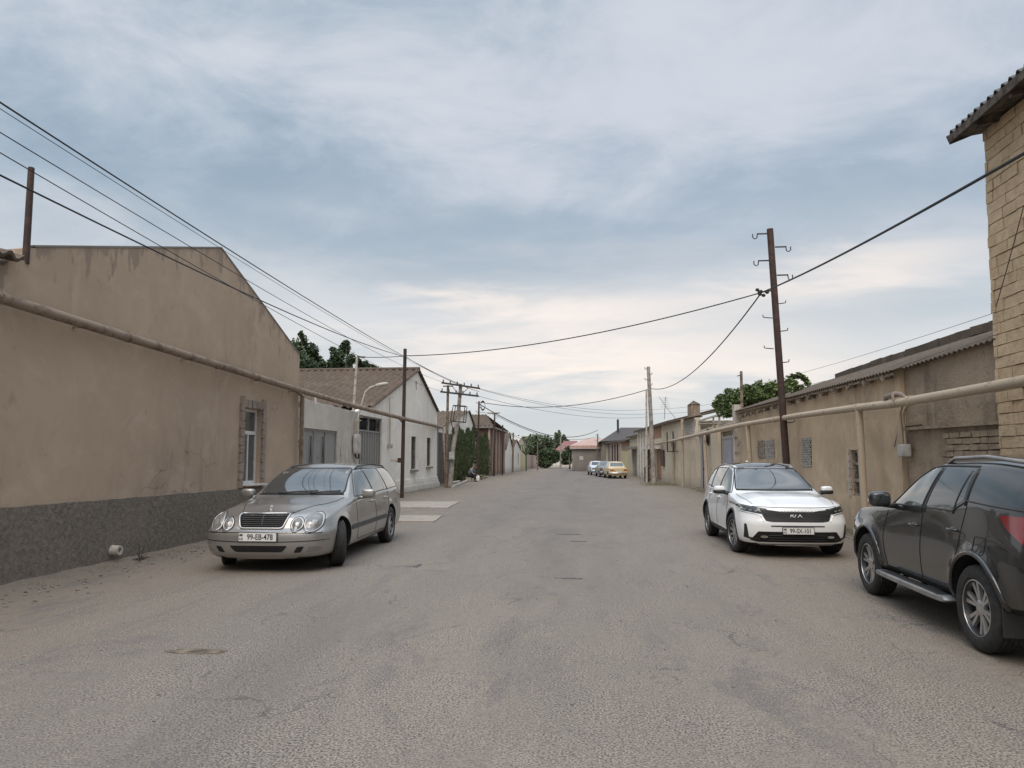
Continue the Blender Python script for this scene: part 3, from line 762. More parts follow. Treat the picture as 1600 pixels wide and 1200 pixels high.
def make_wagon(root):
    S = dict(paint='silver', XF=2.42, XR=-2.42, xf1=1.72, xr1=-1.90, axf=1.565, axr=-1.268, wr=.325, arch=.375, hw=.90, pf=3.5, pr=4.2, bulge=.022, flare=.012,
        xf=[(.19, 2.33), (.28, 2.40), (.40, 2.425), (.50, 2.425), (.555, 2.41), (.585, 2.345), (.66, 2.30), (.74, 2.26), (.80, 2.17), (.86, 2.05), (1.0, 1.95)],
        xr=[(.2, -2.36), (.3, -2.42), (.52, -2.43), (.56, -2.40), (.75, -2.38), (.95, -2.34), (1.15, -2.24), (1.35, -2.10), (1.45, -2.0)],
        c=dict(zb=[(-2.42, .24), (-1.9, .2), (0, .19), (1.8, .19), (2.4, .19)], yb=[(-2.4, .80), (0, .83), (1.6, .84), (2.4, .84)],
            zm=[(-2.4, .55), (0, .55), (1.6, .52), (2.4, .46)], ym=[(-2.4, .875), (-1.2, .898), (0, .90), (1.5, .895), (2.4, .89)],
            zs=[(-2.4, .97), (-1.2, .955), (0, .925), (.8, .90), (1.5, .81), (2.0, .73), (2.4, .64)], ys=[(-2.4, .80), (-1, .835), (0, .84), (.9, .835), (1.6, .825), (2.4, .83)],
            zr=[(-2.4, 1.33), (-1.9, 1.365), (-.9, 1.39), (-.1, 1.37), (.2, 1.325), (.9, .965), (1.0, .925), (1.6, .835), (2.0, .785), (2.4, .70)],
            yr=[(-2.4, .55), (-1.9, .585), (-.9, .605), (.15, .575), (.9, .72), (1.05, .735), (1.6, .73), (2.4, .74)],
            zc=[(-2.4, 1.38), (-1.9, 1.425), (-.9, 1.46), (-.2, 1.445), (.1, 1.405), (.92, .985), (1.0, .965), (1.5, .905), (2.0, .85), (2.4, .785)]),
        hood=dict(a=curve([(-3, 0), (1.0, 0), (1.5, .008), (2.0, .022), (2.4, .03)]), y=curve([(1, .60), (2.4, .58)]), w=.15))
    c = Car(root, S)
    # glass
    c.patch('F', [(-.655, 1.005), (.655, 1.005), (.54, 1.365), (-.54, 1.365)], 'cglass_ws', 'windscreen', rr=.07)
    c.line('F', rounded([(-.67, .995), (.67, .995), (.552, 1.375), (-.552, 1.375)], .07), .013, 'blackp', 'windscreen_seal', closed=True)
    for s_ in 'LR':
        for nm, pl in (('front_side_window', [(.70, .955), (-.20, .965), (-.245, 1.335), (.12, 1.315), (.30, 1.225)]), ('rear_side_window', [(-.275, .965), (-.93, .985), (-1.0, 1.345), (-.315, 1.338)]),
                       ('quarter_window', [(-.985, .985), (-1.17, .99), (-1.10, 1.345), (-1.045, 1.345)]), ('cargo_window', [(-1.235, .995), (-2.06, 1.03), (-1.98, 1.24), (-1.82, 1.33), (-1.165, 1.345)])):
            c.patch(s_, pl, 'cglass_lt', nm, rr=.03, off=.003)
        fr = MB(); c.line(s_, [(.75, .945), (-2.12, 1.0), (-2.0, 1.27), (-1.8, 1.36), (-.3, 1.365), (.12, 1.345), (.36, 1.22)], .008, '', '', closed=True, mb=fr); c.line(s_, [(-.235, .955), (-.28, 1.36)], .009, '', '', mb=fr); c.line(s_, [(-1.2, .97), (-1.135, 1.36)], .009, '', '', mb=fr)
        fr.build('window_trim', 'blackp', root, True, world=False)
        sm = MB()
        for ln in ([(.80, .30), (.86, .6), (.78, .90)], [(-.25, .30), (-.235, .93)], [(-.90, .3), (-.95, .5), (-1.17, .78), (-1.19, .95)], [(.8, .30), (-.9, .3)]): c.line(s_, ln, .005, '', '', mb=sm, off=-.001)
        sm.build('door_gap', 'arch', root, True, world=False)
        c.patch(s_, rounded([(1.18, .475), (1.18, .545), (-.88, .555), (-.88, .485)], .02), 'greyp', 'side_moulding', off=.012)
        handles(c, s_, [(-.08, .835), (-.95, .845)], 'silver')
        mirror(c, s_, .60, .985, .985, (.06, .11, .072), 'silver')
        sg = 1 if s_ == 'L' else -1
        r0 = [c.pj('T', x, sg * .565)[0] for x in (.0, -.15, -1.0, -1.8, -1.95)]
        MB().tube([r0[0] + V((0, 0, .0)), r0[1] + V((0, 0, .03)), r0[2] + V((0, 0, .038)), r0[3] + V((0, 0, .03)), r0[4]], [.012, .014, .014, .014, .012], 8).build('roof_rail', 'blackp', root, True, world=False)
        wheel(root, 1.565, sg * .80, .325, .205, .205, ('alloy_dk', 'alloy', 7, (-.0,), (.05, .075)), steer=R(24))
        wheel(root, -1.268, sg * .80, .325, .205, .205, ('alloy_dk', 'alloy', 7, (-.0,), (.05, .075)))
        # round lamps
        for (cy, cz, rx, rz, nm) in ((.672, .666, .098, .113, 'headlight'), (.480, .648, .068, .078, 'inner_headlight')):
            cy *= sg
            l = c.patch('F', ellipse(cy, cz, rx, rz), 'lens', nm, off=.006, dome=.03, step=.03)
            c.line('F', ellipse(cy, cz, rx + .003, rz + .003), .010, 'alloy', 'lamp_surround', parent=l, off=.006, closed=True); c.line('F', ellipse(cy, cz, rx + .020, rz + .020), .005, 'arch', 'lamp_gap', parent=l, off=-.001, closed=True)
            c.patch('F', ellipse(cy, cz - .005, rx * .5, rz * .5, 16), 'lens_in', 'reflector', parent=l, off=.026, dome=.012, step=.03)
        # bumper details
        c.patch('F', [(sg * .47, .28), (sg * .56, .285), (sg * .61, .365), (sg * .52, .36)], 'arch', 'bumper_vent', rr=.02, step=.03)
        f = c.patch('F', [(sg * .625, .285), (sg * .77, .295), (sg * .80, .355), (sg * .66, .365)], 'lens', 'fog_lamp', rr=.03, step=.03)
        c.patch('B', [(sg * .62, .60), (sg * .84, .60), (sg * .83, .95), (sg * .66, .93)], 'redlens', 'tail_light', rr=.04)
    c.line('F', [(-.80, .535), (-.4, .545), (.4, .545), (.80, .535)], .006, 'arch', 'bumper_crease')
    bs = MB(); c.line('F', [(-.86, .44), (-.3, .425), (.3, .425), (.86, .44)], .006, '', '', mb=bs); bs.build('bumper_seam', 'arch', root, True, world=False)
    c.patch('F', [(-.40, .375), (-.32, .29), (.32, .29), (.40, .375)], 'arch', 'lower_intake', rr=.03)
    g = c.patch('F', [(-.345, .775), (-.285, .60), (.285, .60), (.345, .775)], 'arch', 'grille', rr=.03, off=.006)
    fr = MB(); c.line('F', rounded([(-.355, .782), (-.292, .594), (.292, .594), (.355, .782)], .04), .014, '', '', closed=True, mb=fr, off=.006); fr.build('grille_frame', 'alloy', g, True, world=False)
    sl = MB()
    for i in range(6): z = .625 + i * .0255; w_ = .285 + (z - .60) * .34; c.line('F', [(-w_, z), (w_, z)], .0048, '', '', mb=sl, off=.012)
    c.line('F', [(0, .60), (0, .775)], .006, '', '', mb=sl, off=.014); sl.build('grille_bars', 'greyp', g, True, world=False)
    hg = MB()
    for sg in (1, -1): c.line('T', [(.95, sg * .70), (1.5, sg * .60), (2.0, sg * .40), (2.17, sg * .345)], .005, '', '', mb=hg)
    c.line('F', [(-.36, .795), (.36, .795)], .005, '', '', mb=hg); hg.build('bonnet_gap', 'arch', root, True, world=False)
    p, n = c.pj('T', 2.02, 0); st = MB(); cc = p + V((0, 0, .036))
    st.tube([cc + V((0, math.cos(a) * .027, math.sin(a) * .027)) for a in [2 * math.pi * i / 20 for i in range(20)]], .004, 6, closed=True)
    for a in (90, 210, 330): st.tube([cc, cc + V((0, math.cos(R(a)) * .027, math.sin(R(a)) * .027))], .0035, 5)
    st.tube([p - V((0, 0, .01)), p + V((0, 0, .012))], .008, 8); st.build('bonnet_star', 'chrome', root, True, world=False)
    for y0, y1 in ((-.35, .25), (.15, .60)):
        wp = MB(); c.line('F', [(y0, .985), ((y0 + y1) / 2, 1.01), (y1, 1.02)], .010, '', '', mb=wp, off=.018); wp.build('wiper', 'blackp', root, True, world=False)
    c.patch('F', [(-.68, .972), (.68, .972), (.66, .995), (-.66, .995)], 'arch', 'cowl', off=.003)
    plate(c, 'F', .492, '99-EB-478')
    c.patch('B', [(-.55, 1.02), (.55, 1.02), (.48, 1.34), (-.48, 1.34)], 'cglass', 'rear_window', rr=.06)
    plate(c, 'B', .72, '99-EB-478')
    return c

def make_white_suv(root):
    S = dict(paint='carwhite', XF=2.405, XR=-2.405, xf1=1.80, xr1=-1.80, axf=1.455, axr=-1.36, wr=.368, arch=.42, hw=.945, pf=3.4, pr=3.8, bulge=.02, flare=.018,
        xf=[(.22, 2.28), (.34, 2.37), (.50, 2.40), (.62, 2.405), (.70, 2.375), (.82, 2.345), (.90, 2.30), (.97, 2.18), (1.05, 2.0), (1.15, 1.9)],
        xr=[(.25, -2.30), (.45, -2.40), (.85, -2.39), (1.05, -2.34), (1.25, -2.24), (1.5, -2.06), (1.62, -1.95)],
        c=dict(zb=[(-2.4, .30), (-1.8, .24), (0, .21), (1.8, .22), (2.4, .22)], yb=[(-2.4, .86), (0, .87), (2.4, .88)],
            zm=[(-2.4, .62), (0, .60), (2.4, .55)], ym=[(-2.4, .92), (-1.2, .948), (0, .935), (1.5, .945), (2.4, .93)],
            zs=[(-2.4, 1.12), (-1.4, 1.10), (0, 1.06), (.9, 1.03), (1.6, .97), (2.4, .86)], ys=[(-2.4, .80), (-1.4, .87), (0, .885), (1., .885), (1.6, .885), (2.4, .87)],
            zr=[(-2.4, 1.48), (-1.9, 1.53), (-.9, 1.585), (-.2, 1.575), (.15, 1.50), (1.0, 1.085), (1.1, 1.06), (1.7, 1.0), (2.1, .955), (2.4, .90)],
            yr=[(-2.4, .56), (-1.8, .63), (-.9, .66), (.1, .64), (1.0, .79), (1.1, .80), (2.4, .80)],
            zc=[(-2.4, 1.57), (-1.8, 1.63), (-.9, 1.675), (-.3, 1.665), (.1, 1.61), (1.0, 1.15), (1.1, 1.125), (1.6, 1.085), (2.1, 1.01), (2.4, .945)]),
        hood=dict(a=curve([(-3, 0), (1.1, 0), (1.35, .022), (2.1, .012), (2.4, 0)]), y=curve([(1, .52), (2.4, .40)]), w=.09))
    c = Car(root, S)
    c.patch('F', [(-.715, 1.155), (.715, 1.155), (.585, 1.535), (-.585, 1.535)], 'cglass_ws', 'windscreen', rr=.05, step=.045)
    c.line('F', rounded([(-.735, 1.145), (.735, 1.145), (.60, 1.545), (-.60, 1.545)], .05), .017, 'blackp', 'windscreen_seal', closed=True)
    c.patch('T', [(.12, -.52), (.12, .52), (-1.6, .52), (-1.6, -.52)], 'pianob', 'panoramic_roof', rr=.06, off=.004)
    c.patch('F', [(-.60, 1.565), (.60, 1.565), (.58, 1.635), (.3, 1.65), (-.3, 1.65), (-.58, 1.635)], 'pianob', 'roof_leading_edge', rr=.02, off=.003)
    for s_ in 'LR':
        sg = 1 if s_ == 'L' else -1
        for nm, pl in (('front_side_window', [(.82, 1.10), (-.10, 1.11), (-.16, 1.54), (.05, 1.525), (.25, 1.44)]), ('rear_side_window', [(-.17, 1.11), (-1.05, 1.13), (-1.18, 1.54), (-.23, 1.545)]),
                       ('cargo_window', [(-1.14, 1.135), (-1.85, 1.19), (-1.78, 1.38), (-1.62, 1.49), (-1.26, 1.535)])):
            c.patch(s_, pl, 'cglass_lt' if s_ == 'R' else 'cglass', nm, rr=.03, off=.003)
        fr = MB(); c.line(s_, [(.90, 1.085), (-1.93, 1.165), (-1.85, 1.40), (-1.66, 1.52), (-.8, 1.56), (.05, 1.55), (.3, 1.44)], .011, '', '', closed=True, mb=fr)
        c.line(s_, [(-.135, 1.1), (-.195, 1.55)], .016, '', '', mb=fr); c.line(s_, [(-1.1, 1.12), (-1.22, 1.55)], .016, '', '', mb=fr); fr.build('window_trim', 'blackp', root, True, world=False)
        sm = MB()
        for ln in ([(.90, .36), (.95, .7), (.86, 1.04)], [(-.16, .36), (-.15, 1.08)], [(-.90, .36), (-.95, .5), (-1.12, .82), (-1.13, 1.1)]): c.line(s_, ln, .006, '', '', mb=sm, off=-.001)
        sm.build('door_gap', 'arch', root, True, world=False)
        c.patch(s_, [(1.02, .215), (1.02, .36), (-.92, .36), (-.92, .215)], 'blackp', 'sill_cladding', off=.012, rr=.02)
        c.line(s_, [(.98, .375), (-.88, .385)], .008, 'chrome', 'sill_trim', off=.012)
        for ax in (1.455, -1.36):
            a_ = [(ax + math.cos(R(t)) * .438, .368 + .01 + math.sin(R(t)) * .438) for t in range(-18, 199, 9)]
            c.line(s_, a_, .022, 'blackp', 'arch_trim', off=-.004, n=8)
        handles(c, s_, [(-.02, .96), (-1.0, .985)], 'carwhite')
        sgm = superbox((.74, sg * 1.03, 1.145), (.070, .108, .068), .6).build('wing_mirror', 'carwhite', root, True, world=False)
        superbox((.745, sg * 1.03, 1.098), (.080, .118, .045), .6).build('mirror_lower_shell', 'blackp', sgm, True, world=False)
        MB().tube([(.80, sg * .86, 1.06), (.75, sg * .98, 1.08)], [.035, .025], 8).build('mirror_arm', 'blackp', sgm, True, world=False)
        r0 = [c.pj('T', x, sg * .60)[0] for x in (.0, -.2, -1.0, -1.6, -1.85)]
        MB().tube([r0[0], r0[1] + V((0, 0, .03)), r0[2] + V((0, 0, .032)), r0[3] + V((0, 0, .025)), r0[4]], [.014, .016, .016, .016, .012], 8).build('roof_rail', 'step', root, True, world=False)
        for ax, stg in ((1.455, R(8)), (-1.36, 0)): wheel(root, ax, sg * .825, .368, .235, .235, ('alloy_dk', 'alloy', 10, (-.05, .05), (.022, .03)), steer=stg)
        # headlamp, slim, running into the grille
        hl = c.patch('F', [(sg * .905, .915), (sg * .60, .865), (sg * .52, .82), (sg * .60, .775), (sg * .88, .825)], 'cglass', 'headlight', rr=.015, off=.005, step=.03)
        dl = MB(); c.line('F', [(sg * .90, .925), (sg * .62, .875), (sg * .5, .86)], .006, '', '', mb=dl, off=.008, step=.03); dl.build('daytime_light', 'alloy_dk', hl, True, world=False)
        for yy in (.84, .76, .68): c.patch('F', ellipse(sg * yy, .845 - (.84 - yy) * .12, .026, .018, 12), 'lens', 'lamp_unit', parent=hl, off=.010, dome=.006, step=.02)
        c.line('F', [(sg * .90, .81), (sg * .62, .762), (sg * .565, .655), (sg * .56, .645)], .006, 'chrome', 'lamp_lower_trim', off=.004, step=.03)
        c.patch('F', [(sg * .835, .60), (sg * .865, .60), (sg * .87, .36), (sg * .79, .335), (sg * .62, .325), (sg * .62, .345), (sg * .80, .37)], 'blackp', 'air_curtain', rr=.015, off=.005, step=.03)
        c.patch('F', ellipse(sg * .56, .385, .06, .022, 14), 'lens_in', 'fog_lamp', off=.014, step=.03)
        c.patch('B', [(sg * .55, .98), (sg * .86, .98), (sg * .84, 1.10), (sg * .55, 1.08)], 'redlens', 'tail_light', rr=.02)
        # bonnet flutes
    g = c.patch('F', [(-.62, .862), (-.36, .835), (-.28, .815), (.28, .815), (.36, .835), (.62, .862), (.535, .66), (.42, .642), (-.42, .642), (-.535, .66)], 'grille_black', 'grille', rr=.02, off=.006, step=.04)
    mesh_ = MB()
    for r_ in range(6):
        zz = .665 + r_ * .030
        for i in range(-9, 10):
            yy = i * .058 + (r_ % 2) * .029
            if abs(yy) > .50 + r_ * .01 or (abs(yy) < .15 and r_ in (2, 3)): continue
            c.line('F', [(yy - .024, zz), (yy, zz + .013), (yy + .024, zz)], .0035, '', '', mb=mesh_, off=.010, step=.1)
    mesh_.build('grille_mesh', 'greyp', g, world=False)
    lg = MB()
    K_ = lambda pts: c.line('F', pts, .0072, '', '', mb=lg, off=.016, step=.05)
    zz = .742
    # emblem: joined slanting strokes
    for pts in ([(-.118, zz - .026), (-.104, zz + .026)], [(-.108, zz + .002), (-.062, zz + .026)], [(-.092, zz + .008), (-.052, zz - .026)], [(-.052, zz - .026), (-.022, zz + .026)], [(.004, zz - .026), (.046, zz + .026)], [(.046, zz + .026), (.080, zz - .026)]):
        K_(pts)
    lg.build('grille_emblem', 'plate', g, True, world=False)
    li = c.patch('F', [(-.66, .475), (-.60, .475), (.60, .475), (.66, .475), (.78, .315), (.66, .29), (-.66, .29), (-.78, .315)], 'arch', 'lower_intake', rr=.015, off=.005)
    ls = MB()
    for z_ in (.33, .37, .41): c.line('F', [(-.5, z_), (.5, z_)], .006, '', '', mb=ls, off=.010)
    ls.build('intake_bars', 'blackp', li, True, world=False)
    c.line('F', [(-.45, .572), (.45, .572)], .011, 'arch', 'bumper_slot', off=-.002)
    c.patch('F', [(-.60, .235), (.60, .235), (.66, .262), (-.66, .262)], 'step', 'skid_plate', rr=.01, off=.008)
    hg = MB()
    for sg in (1, -1): c.line('T', [(1.05, sg * .77), (1.7, sg * .76), (2.1, sg * .70)], .005, '', '', mb=hg)
    c.line('F', [(-.72, .905), (-.3, .888), (.3, .888), (.72, .905)], .006, '', '', mb=hg); hg.build('bonnet_gap', 'arch', root, True, world=False)
    c.patch('F', [(-.74, 1.128), (.74, 1.128), (.72, 1.148), (-.72, 1.148)], 'arch', 'cowl', off=.003)
    plate(c, 'F', .492, '99-SX-101', off=.02)
    c.patch('B', [(-.58, 1.14), (.58, 1.14), (.50, 1.50), (-.50, 1.50)], 'cglass', 'rear_window', rr=.06)
    p = c.pj('T', -1.5, 0)[0]; superbox(p + V((0, 0, .02)), (.07, .018, .035), .8).build('roof_aerial', 'carwhite', root, True, world=False)
    return c

def make_dark_suv(root):
    S = dict(paint='graphite', XF=2.40, XR=-2.395, xf1=1.80, xr1=-1.85, axf=1.42, axr=-1.325, wr=.388, arch=.46, hw=.93, ah=.015, pf=2.8, pr=3.6, bulge=.025, flare=.030,
        xf=[(.32, 2.25), (.5, 2.36), (.7, 2.40), (.95, 2.34), (1.05, 2.2), (1.12, 2.05), (1.25, 1.95)],
        xr=[(.38, -2.28), (.55, -2.37), (.75, -2.395), (.95, -2.37), (1.15, -2.33), (1.3, -2.27), (1.6, -2.12), (1.75, -2.0)],
        c=dict(zb=[(-2.4, .50), (-1.9, .42), (-1.0, .36), (.9, .36), (1.9, .36), (2.4, .38)], yb=[(-2.4, .85), (0, .86), (2.4, .86)],
            zm=[(-2.4, .80), (-1, .82), (0, .75), (1.4, .80), (2.4, .70)], ym=[(-2.4, .91), (-1.3, .928), (0, .905), (1.5, .92), (2.4, .90)],
            zs=[(-2.4, 1.29), (-1.5, 1.28), (0, 1.185), (.9, 1.15), (1.7, 1.09), (2.4, .97)], ys=[(-2.4, .78), (-1.4, .845), (0, .86), (1., .86), (1.7, .85), (2.4, .82)],
            zr=[(-2.4, 1.56), (-1.9, 1.63), (-.9, 1.69), (-.2, 1.68), (.2, 1.61), (.95, 1.185), (1.1, 1.15), (1.7, 1.09), (2.1, 1.03), (2.4, .97)],
            yr=[(-2.4, .58), (-1.8, .63), (-.9, .655), (.1, .63), (.95, .76), (1.1, .77), (2.4, .76)],
            zc=[(-2.4, 1.64), (-1.8, 1.74), (-.9, 1.785), (-.3, 1.775), (.15, 1.71), (.95, 1.235), (1.1, 1.21), (1.6, 1.18), (2.1, 1.10), (2.4, 1.02)]))
    c = Car(root, S)
    c.patch('F', [(-.68, 1.26), (.68, 1.26), (.58, 1.64), (-.58, 1.64)], 'cglass', 'windscreen', rr=.06)
    for s_ in 'LR':
        sg = 1 if s_ == 'L' else -1
        for nm, pl, mt in (('front_side_window', [(.66, 1.215), (-.10, 1.225), (-.20, 1.63), (.06, 1.615), (.26, 1.53)], 'cglass_lt'), ('rear_side_window', [(-.22, 1.23), (-.80, 1.245), (-1.0, 1.34), (-.98, 1.64), (-.30, 1.64)], 'cglass'),
                       ('cargo_window', [(-1.13, 1.36), (-1.5, 1.335), (-2.10, 1.315), (-2.04, 1.53), (-1.95, 1.585), (-1.09, 1.64)], 'cglass')):
            c.patch(s_, pl, mt, nm, rr=.025, off=.003)
        fr = MB(); c.line(s_, [(.74, 1.20), (-.82, 1.225), (-1.06, 1.335), (-1.5, 1.315), (-2.14, 1.295)], .009, '', '', mb=fr)
        c.line(s_, [(.74, 1.20), (.32, 1.51), (.08, 1.64), (-.25, 1.66), (-1.0, 1.66)], .012, '', '', mb=fr)
        for ln in ([(-.12, 1.17), (-.215, 1.64)], [(-.19, 1.17), (-.28, 1.64)], [(-.84, 1.2), (-.93, 1.62)], [(-1.045, 1.29), (-1.02, 1.64)]): c.line(s_, ln, .011, '', '', mb=fr)
        fr.build('window_trim', 'blackp', root, True, world=False)
        sm = MB()
        for ln in ([(.83, .46), (.88, .8), (.80, 1.12)], [(-.14, .46), (-.155, 1.16)], [(-.80, .46), (-.88, .62), (-1.03, .86), (-1.08, 1.27), (-1.05, 1.60)]): c.line(s_, ln, .006, '', '', mb=sm, off=-.001)
        c.line(s_, rounded([(-1.32, 1.03), (-1.52, 1.03), (-1.52, .88), (-1.34, .88)], .03), .004, '', '', mb=sm, closed=True)
        c.line(s_, [(.82, .455), (-.80, .455)], .008, '', '', mb=sm)
        sm.build('door_gap', 'arch', root, True, world=False)
        c.patch(s_, [(.9, .37), (.9, .445), (-.82, .445), (-.82, .37)], 'blackp', 'sill_cladding', off=.008, rr=.02)
        for ax in (1.42, -1.325):
            a_ = [(ax + math.cos(R(t)) * .475, .403 + math.sin(R(t)) * .475) for t in range(-8, 189, 9)]
            c.line(s_, a_, .024, 'graphite', 'arch_flare', off=-.004, n=8)
            MB().box((ax - .43, sg * .80, .38), (.02, .22, .30)).build('mudflap', 'blackp', root, world=False)
        st = MB(); y0, y1 = sg * .86, sg * 1.02
        st.ell((0.04, sg * .93, .365), (.92, .085, .030), 28, 8, .35)
        stp = st.build('running_board', 'step', root, auto=45, world=False)
        MB().box((0.04, sg * .925, .394), (1.5, .11, .008)).build('step_tread', 'blackp', stp, world=False)
        br_ = MB()
        for x_ in (-.5, .0, .5): br_.bar((x_, sg * .7, .40), (x_, sg * .92, .36), .05, .03)
        br_.build('step_bracket', 'blackp', stp, world=False)
        handles(c, s_, [(.02, 1.015), (-.90, 1.05)], 'graphite')
        mirror(c, s_, .60, 1.035, 1.26, (.075, .12, .092), 'graphite', 'blackp')
        r0 = [c.pj('T', x, sg * .60)[0] for x in (-.2, -.35, -1.0, -1.75, -1.95)]
        MB().tube([r0[0], r0[1] + V((0, 0, .045)), r0[2] + V((0, 0, .05)), r0[3] + V((0, 0, .045)), r0[4]], [.016, .02, .02, .02, .014], 8).build('roof_rail', 'step', root, True, world=False)
        for ax in (1.42, -1.325): wheel(root, ax, sg * .80, .388, .265, .25, ('alloy_dk', 'alloy', 6, (-.17, .17), (.030, .044)))
        c.patch(s_, [(-1.66, 1.245), (-2.28, 1.26), (-2.30, 1.05), (-2.05, 1.035), (-1.80, 1.14)], 'redlens', 'tail_light', rr=.02, off=.014, step=.04)
        c.patch(s_, [(2.02, .98), (2.28, .86), (2.25, .80), (1.95, .90)], 'lens', 'headlight', rr=.02, off=.01, step=.04)
        c.patch('B', [(sg * .45, 1.10), (sg * .80, 1.14), (sg * .80, .98), (sg * .5, 1.03)], 'redlens', 'rear_lamp', rr=.02)
        c.patch('F', [(sg * .45, .93), (sg * .82, .96), (sg * .80, .85), (sg * .5, .83)], 'lens', 'front_lamp', rr=.02)
    c.patch('B', [(-.60, 1.27), (.60, 1.27), (.52, 1.62), (-.52, 1.62)], 'cglass', 'rear_window', rr=.06)
    c.patch('B', [(-.82, .62), (.82, .62), (.84, .74), (-.84, .74)], 'blackp', 'rear_bumper_step', rr=.02, off=.02)
    g = c.patch('F', [(-.42, .95), (.42, .95), (.36, .55), (-.36, .55)], 'blackp', 'grille', rr=.04)
    sp = MB(); sp.ell((-2.02, 0, 1.735), (.16, .56, .03), 20, 8, .5); sp.build('roof_spoiler', 'graphite', root, True, world=False)
    plate(c, 'B', .88, '99-FT-120') if False else None
    return c

def make_old_sedan(root, paint, front=False):
    S = dict(paint=paint, XF=2.03, XR=-2.03, xf1=1.6, xr1=-1.6, axf=1.28, axr=-1.14, wr=.30, arch=.33, hw=.80, pf=6, pr=6, bulge=.01,
        xf=[(.25, 1.95), (.4, 2.02), (.75, 2.03), (.85, 2.0), (1, 1.95)], xr=[(.25, -1.95), (.4, -2.02), (.75, -2.03), (.88, -2.0), (1, -1.95)],
        c=dict(zb=[(-2, .25), (2, .25)], yb=[(-2, .72), (2, .72)], zm=[(-2, .6), (2, .6)], ym=[(-2, .78), (0, .80), (2, .78)],
            zs=[(-2, .84), (0, .87), (2, .80)], ys=[(-2, .76), (2, .76)],
            zr=[(-2, .88), (-1.35, .91), (-1.2, .95), (-.75, 1.33), (-.5, 1.36), (.1, 1.35), (.3, 1.30), (.75, .93), (.85, .90), (2, .83)],
            yr=[(-2, .72), (-1.3, .70), (-.75, .57), (.2, .57), (.75, .69), (2, .72)],
            zc=[(-2, .90), (-1.4, .94), (-1.25, .97), (-.75, 1.38), (-.3, 1.42), (.1, 1.41), (.3, 1.36), (.78, .97), (.9, .93), (2, .86)]))
    c = Car(root, S)
    c.patch('B', [(-.58, 1.0), (.58, 1.0), (.50, 1.31), (-.50, 1.31)], 'cglass_lt', 'rear_window', rr=.05)
    c.patch('F', [(-.60, .99), (.60, .99), (.52, 1.31), (-.52, 1.31)], 'cglass', 'windscreen', rr=.05)
    for s_ in 'LR':
        sg = 1 if s_ == 'L' else -1
        c.patch(s_, [(.60, .93), (-.12, .94), (-.14, 1.31), (.22, 1.30)], 'cglass_lt', 'front_side_window', rr=.03)
        c.patch(s_, [(-.18, .94), (-.92, .96), (-.72, 1.29), (-.20, 1.31)], 'cglass_lt', 'rear_side_window', rr=.03)
        for ax in (1.28, -1.14): wheel(root, ax, sg * .69, .30, .165, .18, ('step', 'chrome', 5, (0,), (.08, .08)))
        c.patch('B', [(sg * .42, .66), (sg * .70, .66), (sg * .70, .76), (sg * .42, .76)], 'redlens', 'tail_light', off=.01, step=.05)
        l = c.patch('F', ellipse(sg * .58, .66, .10, .09, 16), 'lens', 'headlight', off=.01, dome=.02, step=.04)
        c.line(s_, [(1.9, .62), (-1.9, .62)], .012, 'chrome', 'side_trim')
        handles(c, s_, [(-.02, .80), (-.75, .80)], 'chrome')
    c.patch('F', [(-.44, .56), (.44, .56), (.44, .74), (-.44, .74)], 'blackp', 'grille', off=.01)
    for s_, x in (('F', 2.07), ('B', -2.07)):
        MB().tube([(x - math.copysign(.12, x), -.80, .46), (x, -.74, .46), (x, .74, .46), (x - math.copysign(.12, x), .80, .46)], .045, 8).build('bumper', 'chrome', root, True, world=False)
    MB().box((-2.06 if not front else 2.10, 0, .58), (.01, .50, .11)).build('number_plate', 'plate', root, world=False)
    return c
def place_car(maker, name, label, x, y, rz, s, **kw):
    r = thing(name, label, 'car', (x, y, 0), None, R(rz)); r.scale = (s, s, s)
    return maker(r, **kw)
# ------------------------------------------------------------------ setting: ground
UX, UY, UZ = V((1, 0, 0)), V((0, 1, 0)), V((0, 0, 1))
g_ = MB(); g_.add([(-900, -60, 0), (900, -60, 0), (900, 2600, 0), (-900, 2600, 0)], [(0, 1, 2, 3)])
tag(g_.build('road', 'asphalt'), kind='structure')
def blob_patch(name, c, rx, ry, z0, mat, n=26, j=.25, rz=0., kind='structure', label=None, cat=None):
    mb = MB(); vs = []
    for i in range(n):
        a = 2 * math.pi * i / n; q = 1 + random.uniform(-j, j)
        x, y = math.cos(a) * rx * q, math.sin(a) * ry * q
        vs.append((c[0] + x * math.cos(rz) - y * math.sin(rz), c[1] + x * math.sin(rz) + y * math.cos(rz), z0))
    bt = [(x, y, -.02) for x, y, z in vs]
    mb.add(vs + bt, [tuple(range(n))] + [(i, i + n, (i + 1) % n + n, (i + 1) % n) for i in range(n)])
    return tag(mb.build(name, mat), label, cat, kind=kind)
M['damp'] = plain('damp_dirt', (.15, .118, .085), .95, var=.3, vs=9, bump=.5)
M['tar'] = plain('tar_spot', (.10, .088, .082), .85, var=.3, vs=14, bump=.4)
blob_patch('dirt_patch', ground_at(308, 1018), .27, .085, .004, 'damp', rz=.05, j=.12, n=34)
for px, py, rx, ry in [(905, 846, .14, .07), (890, 835, .2, .10), (888, 904, .15, .045), (650, 885, .06, .16)]:
    blob_patch('tar_spot', ground_at(px, py), rx, ry, .004, 'tar', j=.5)
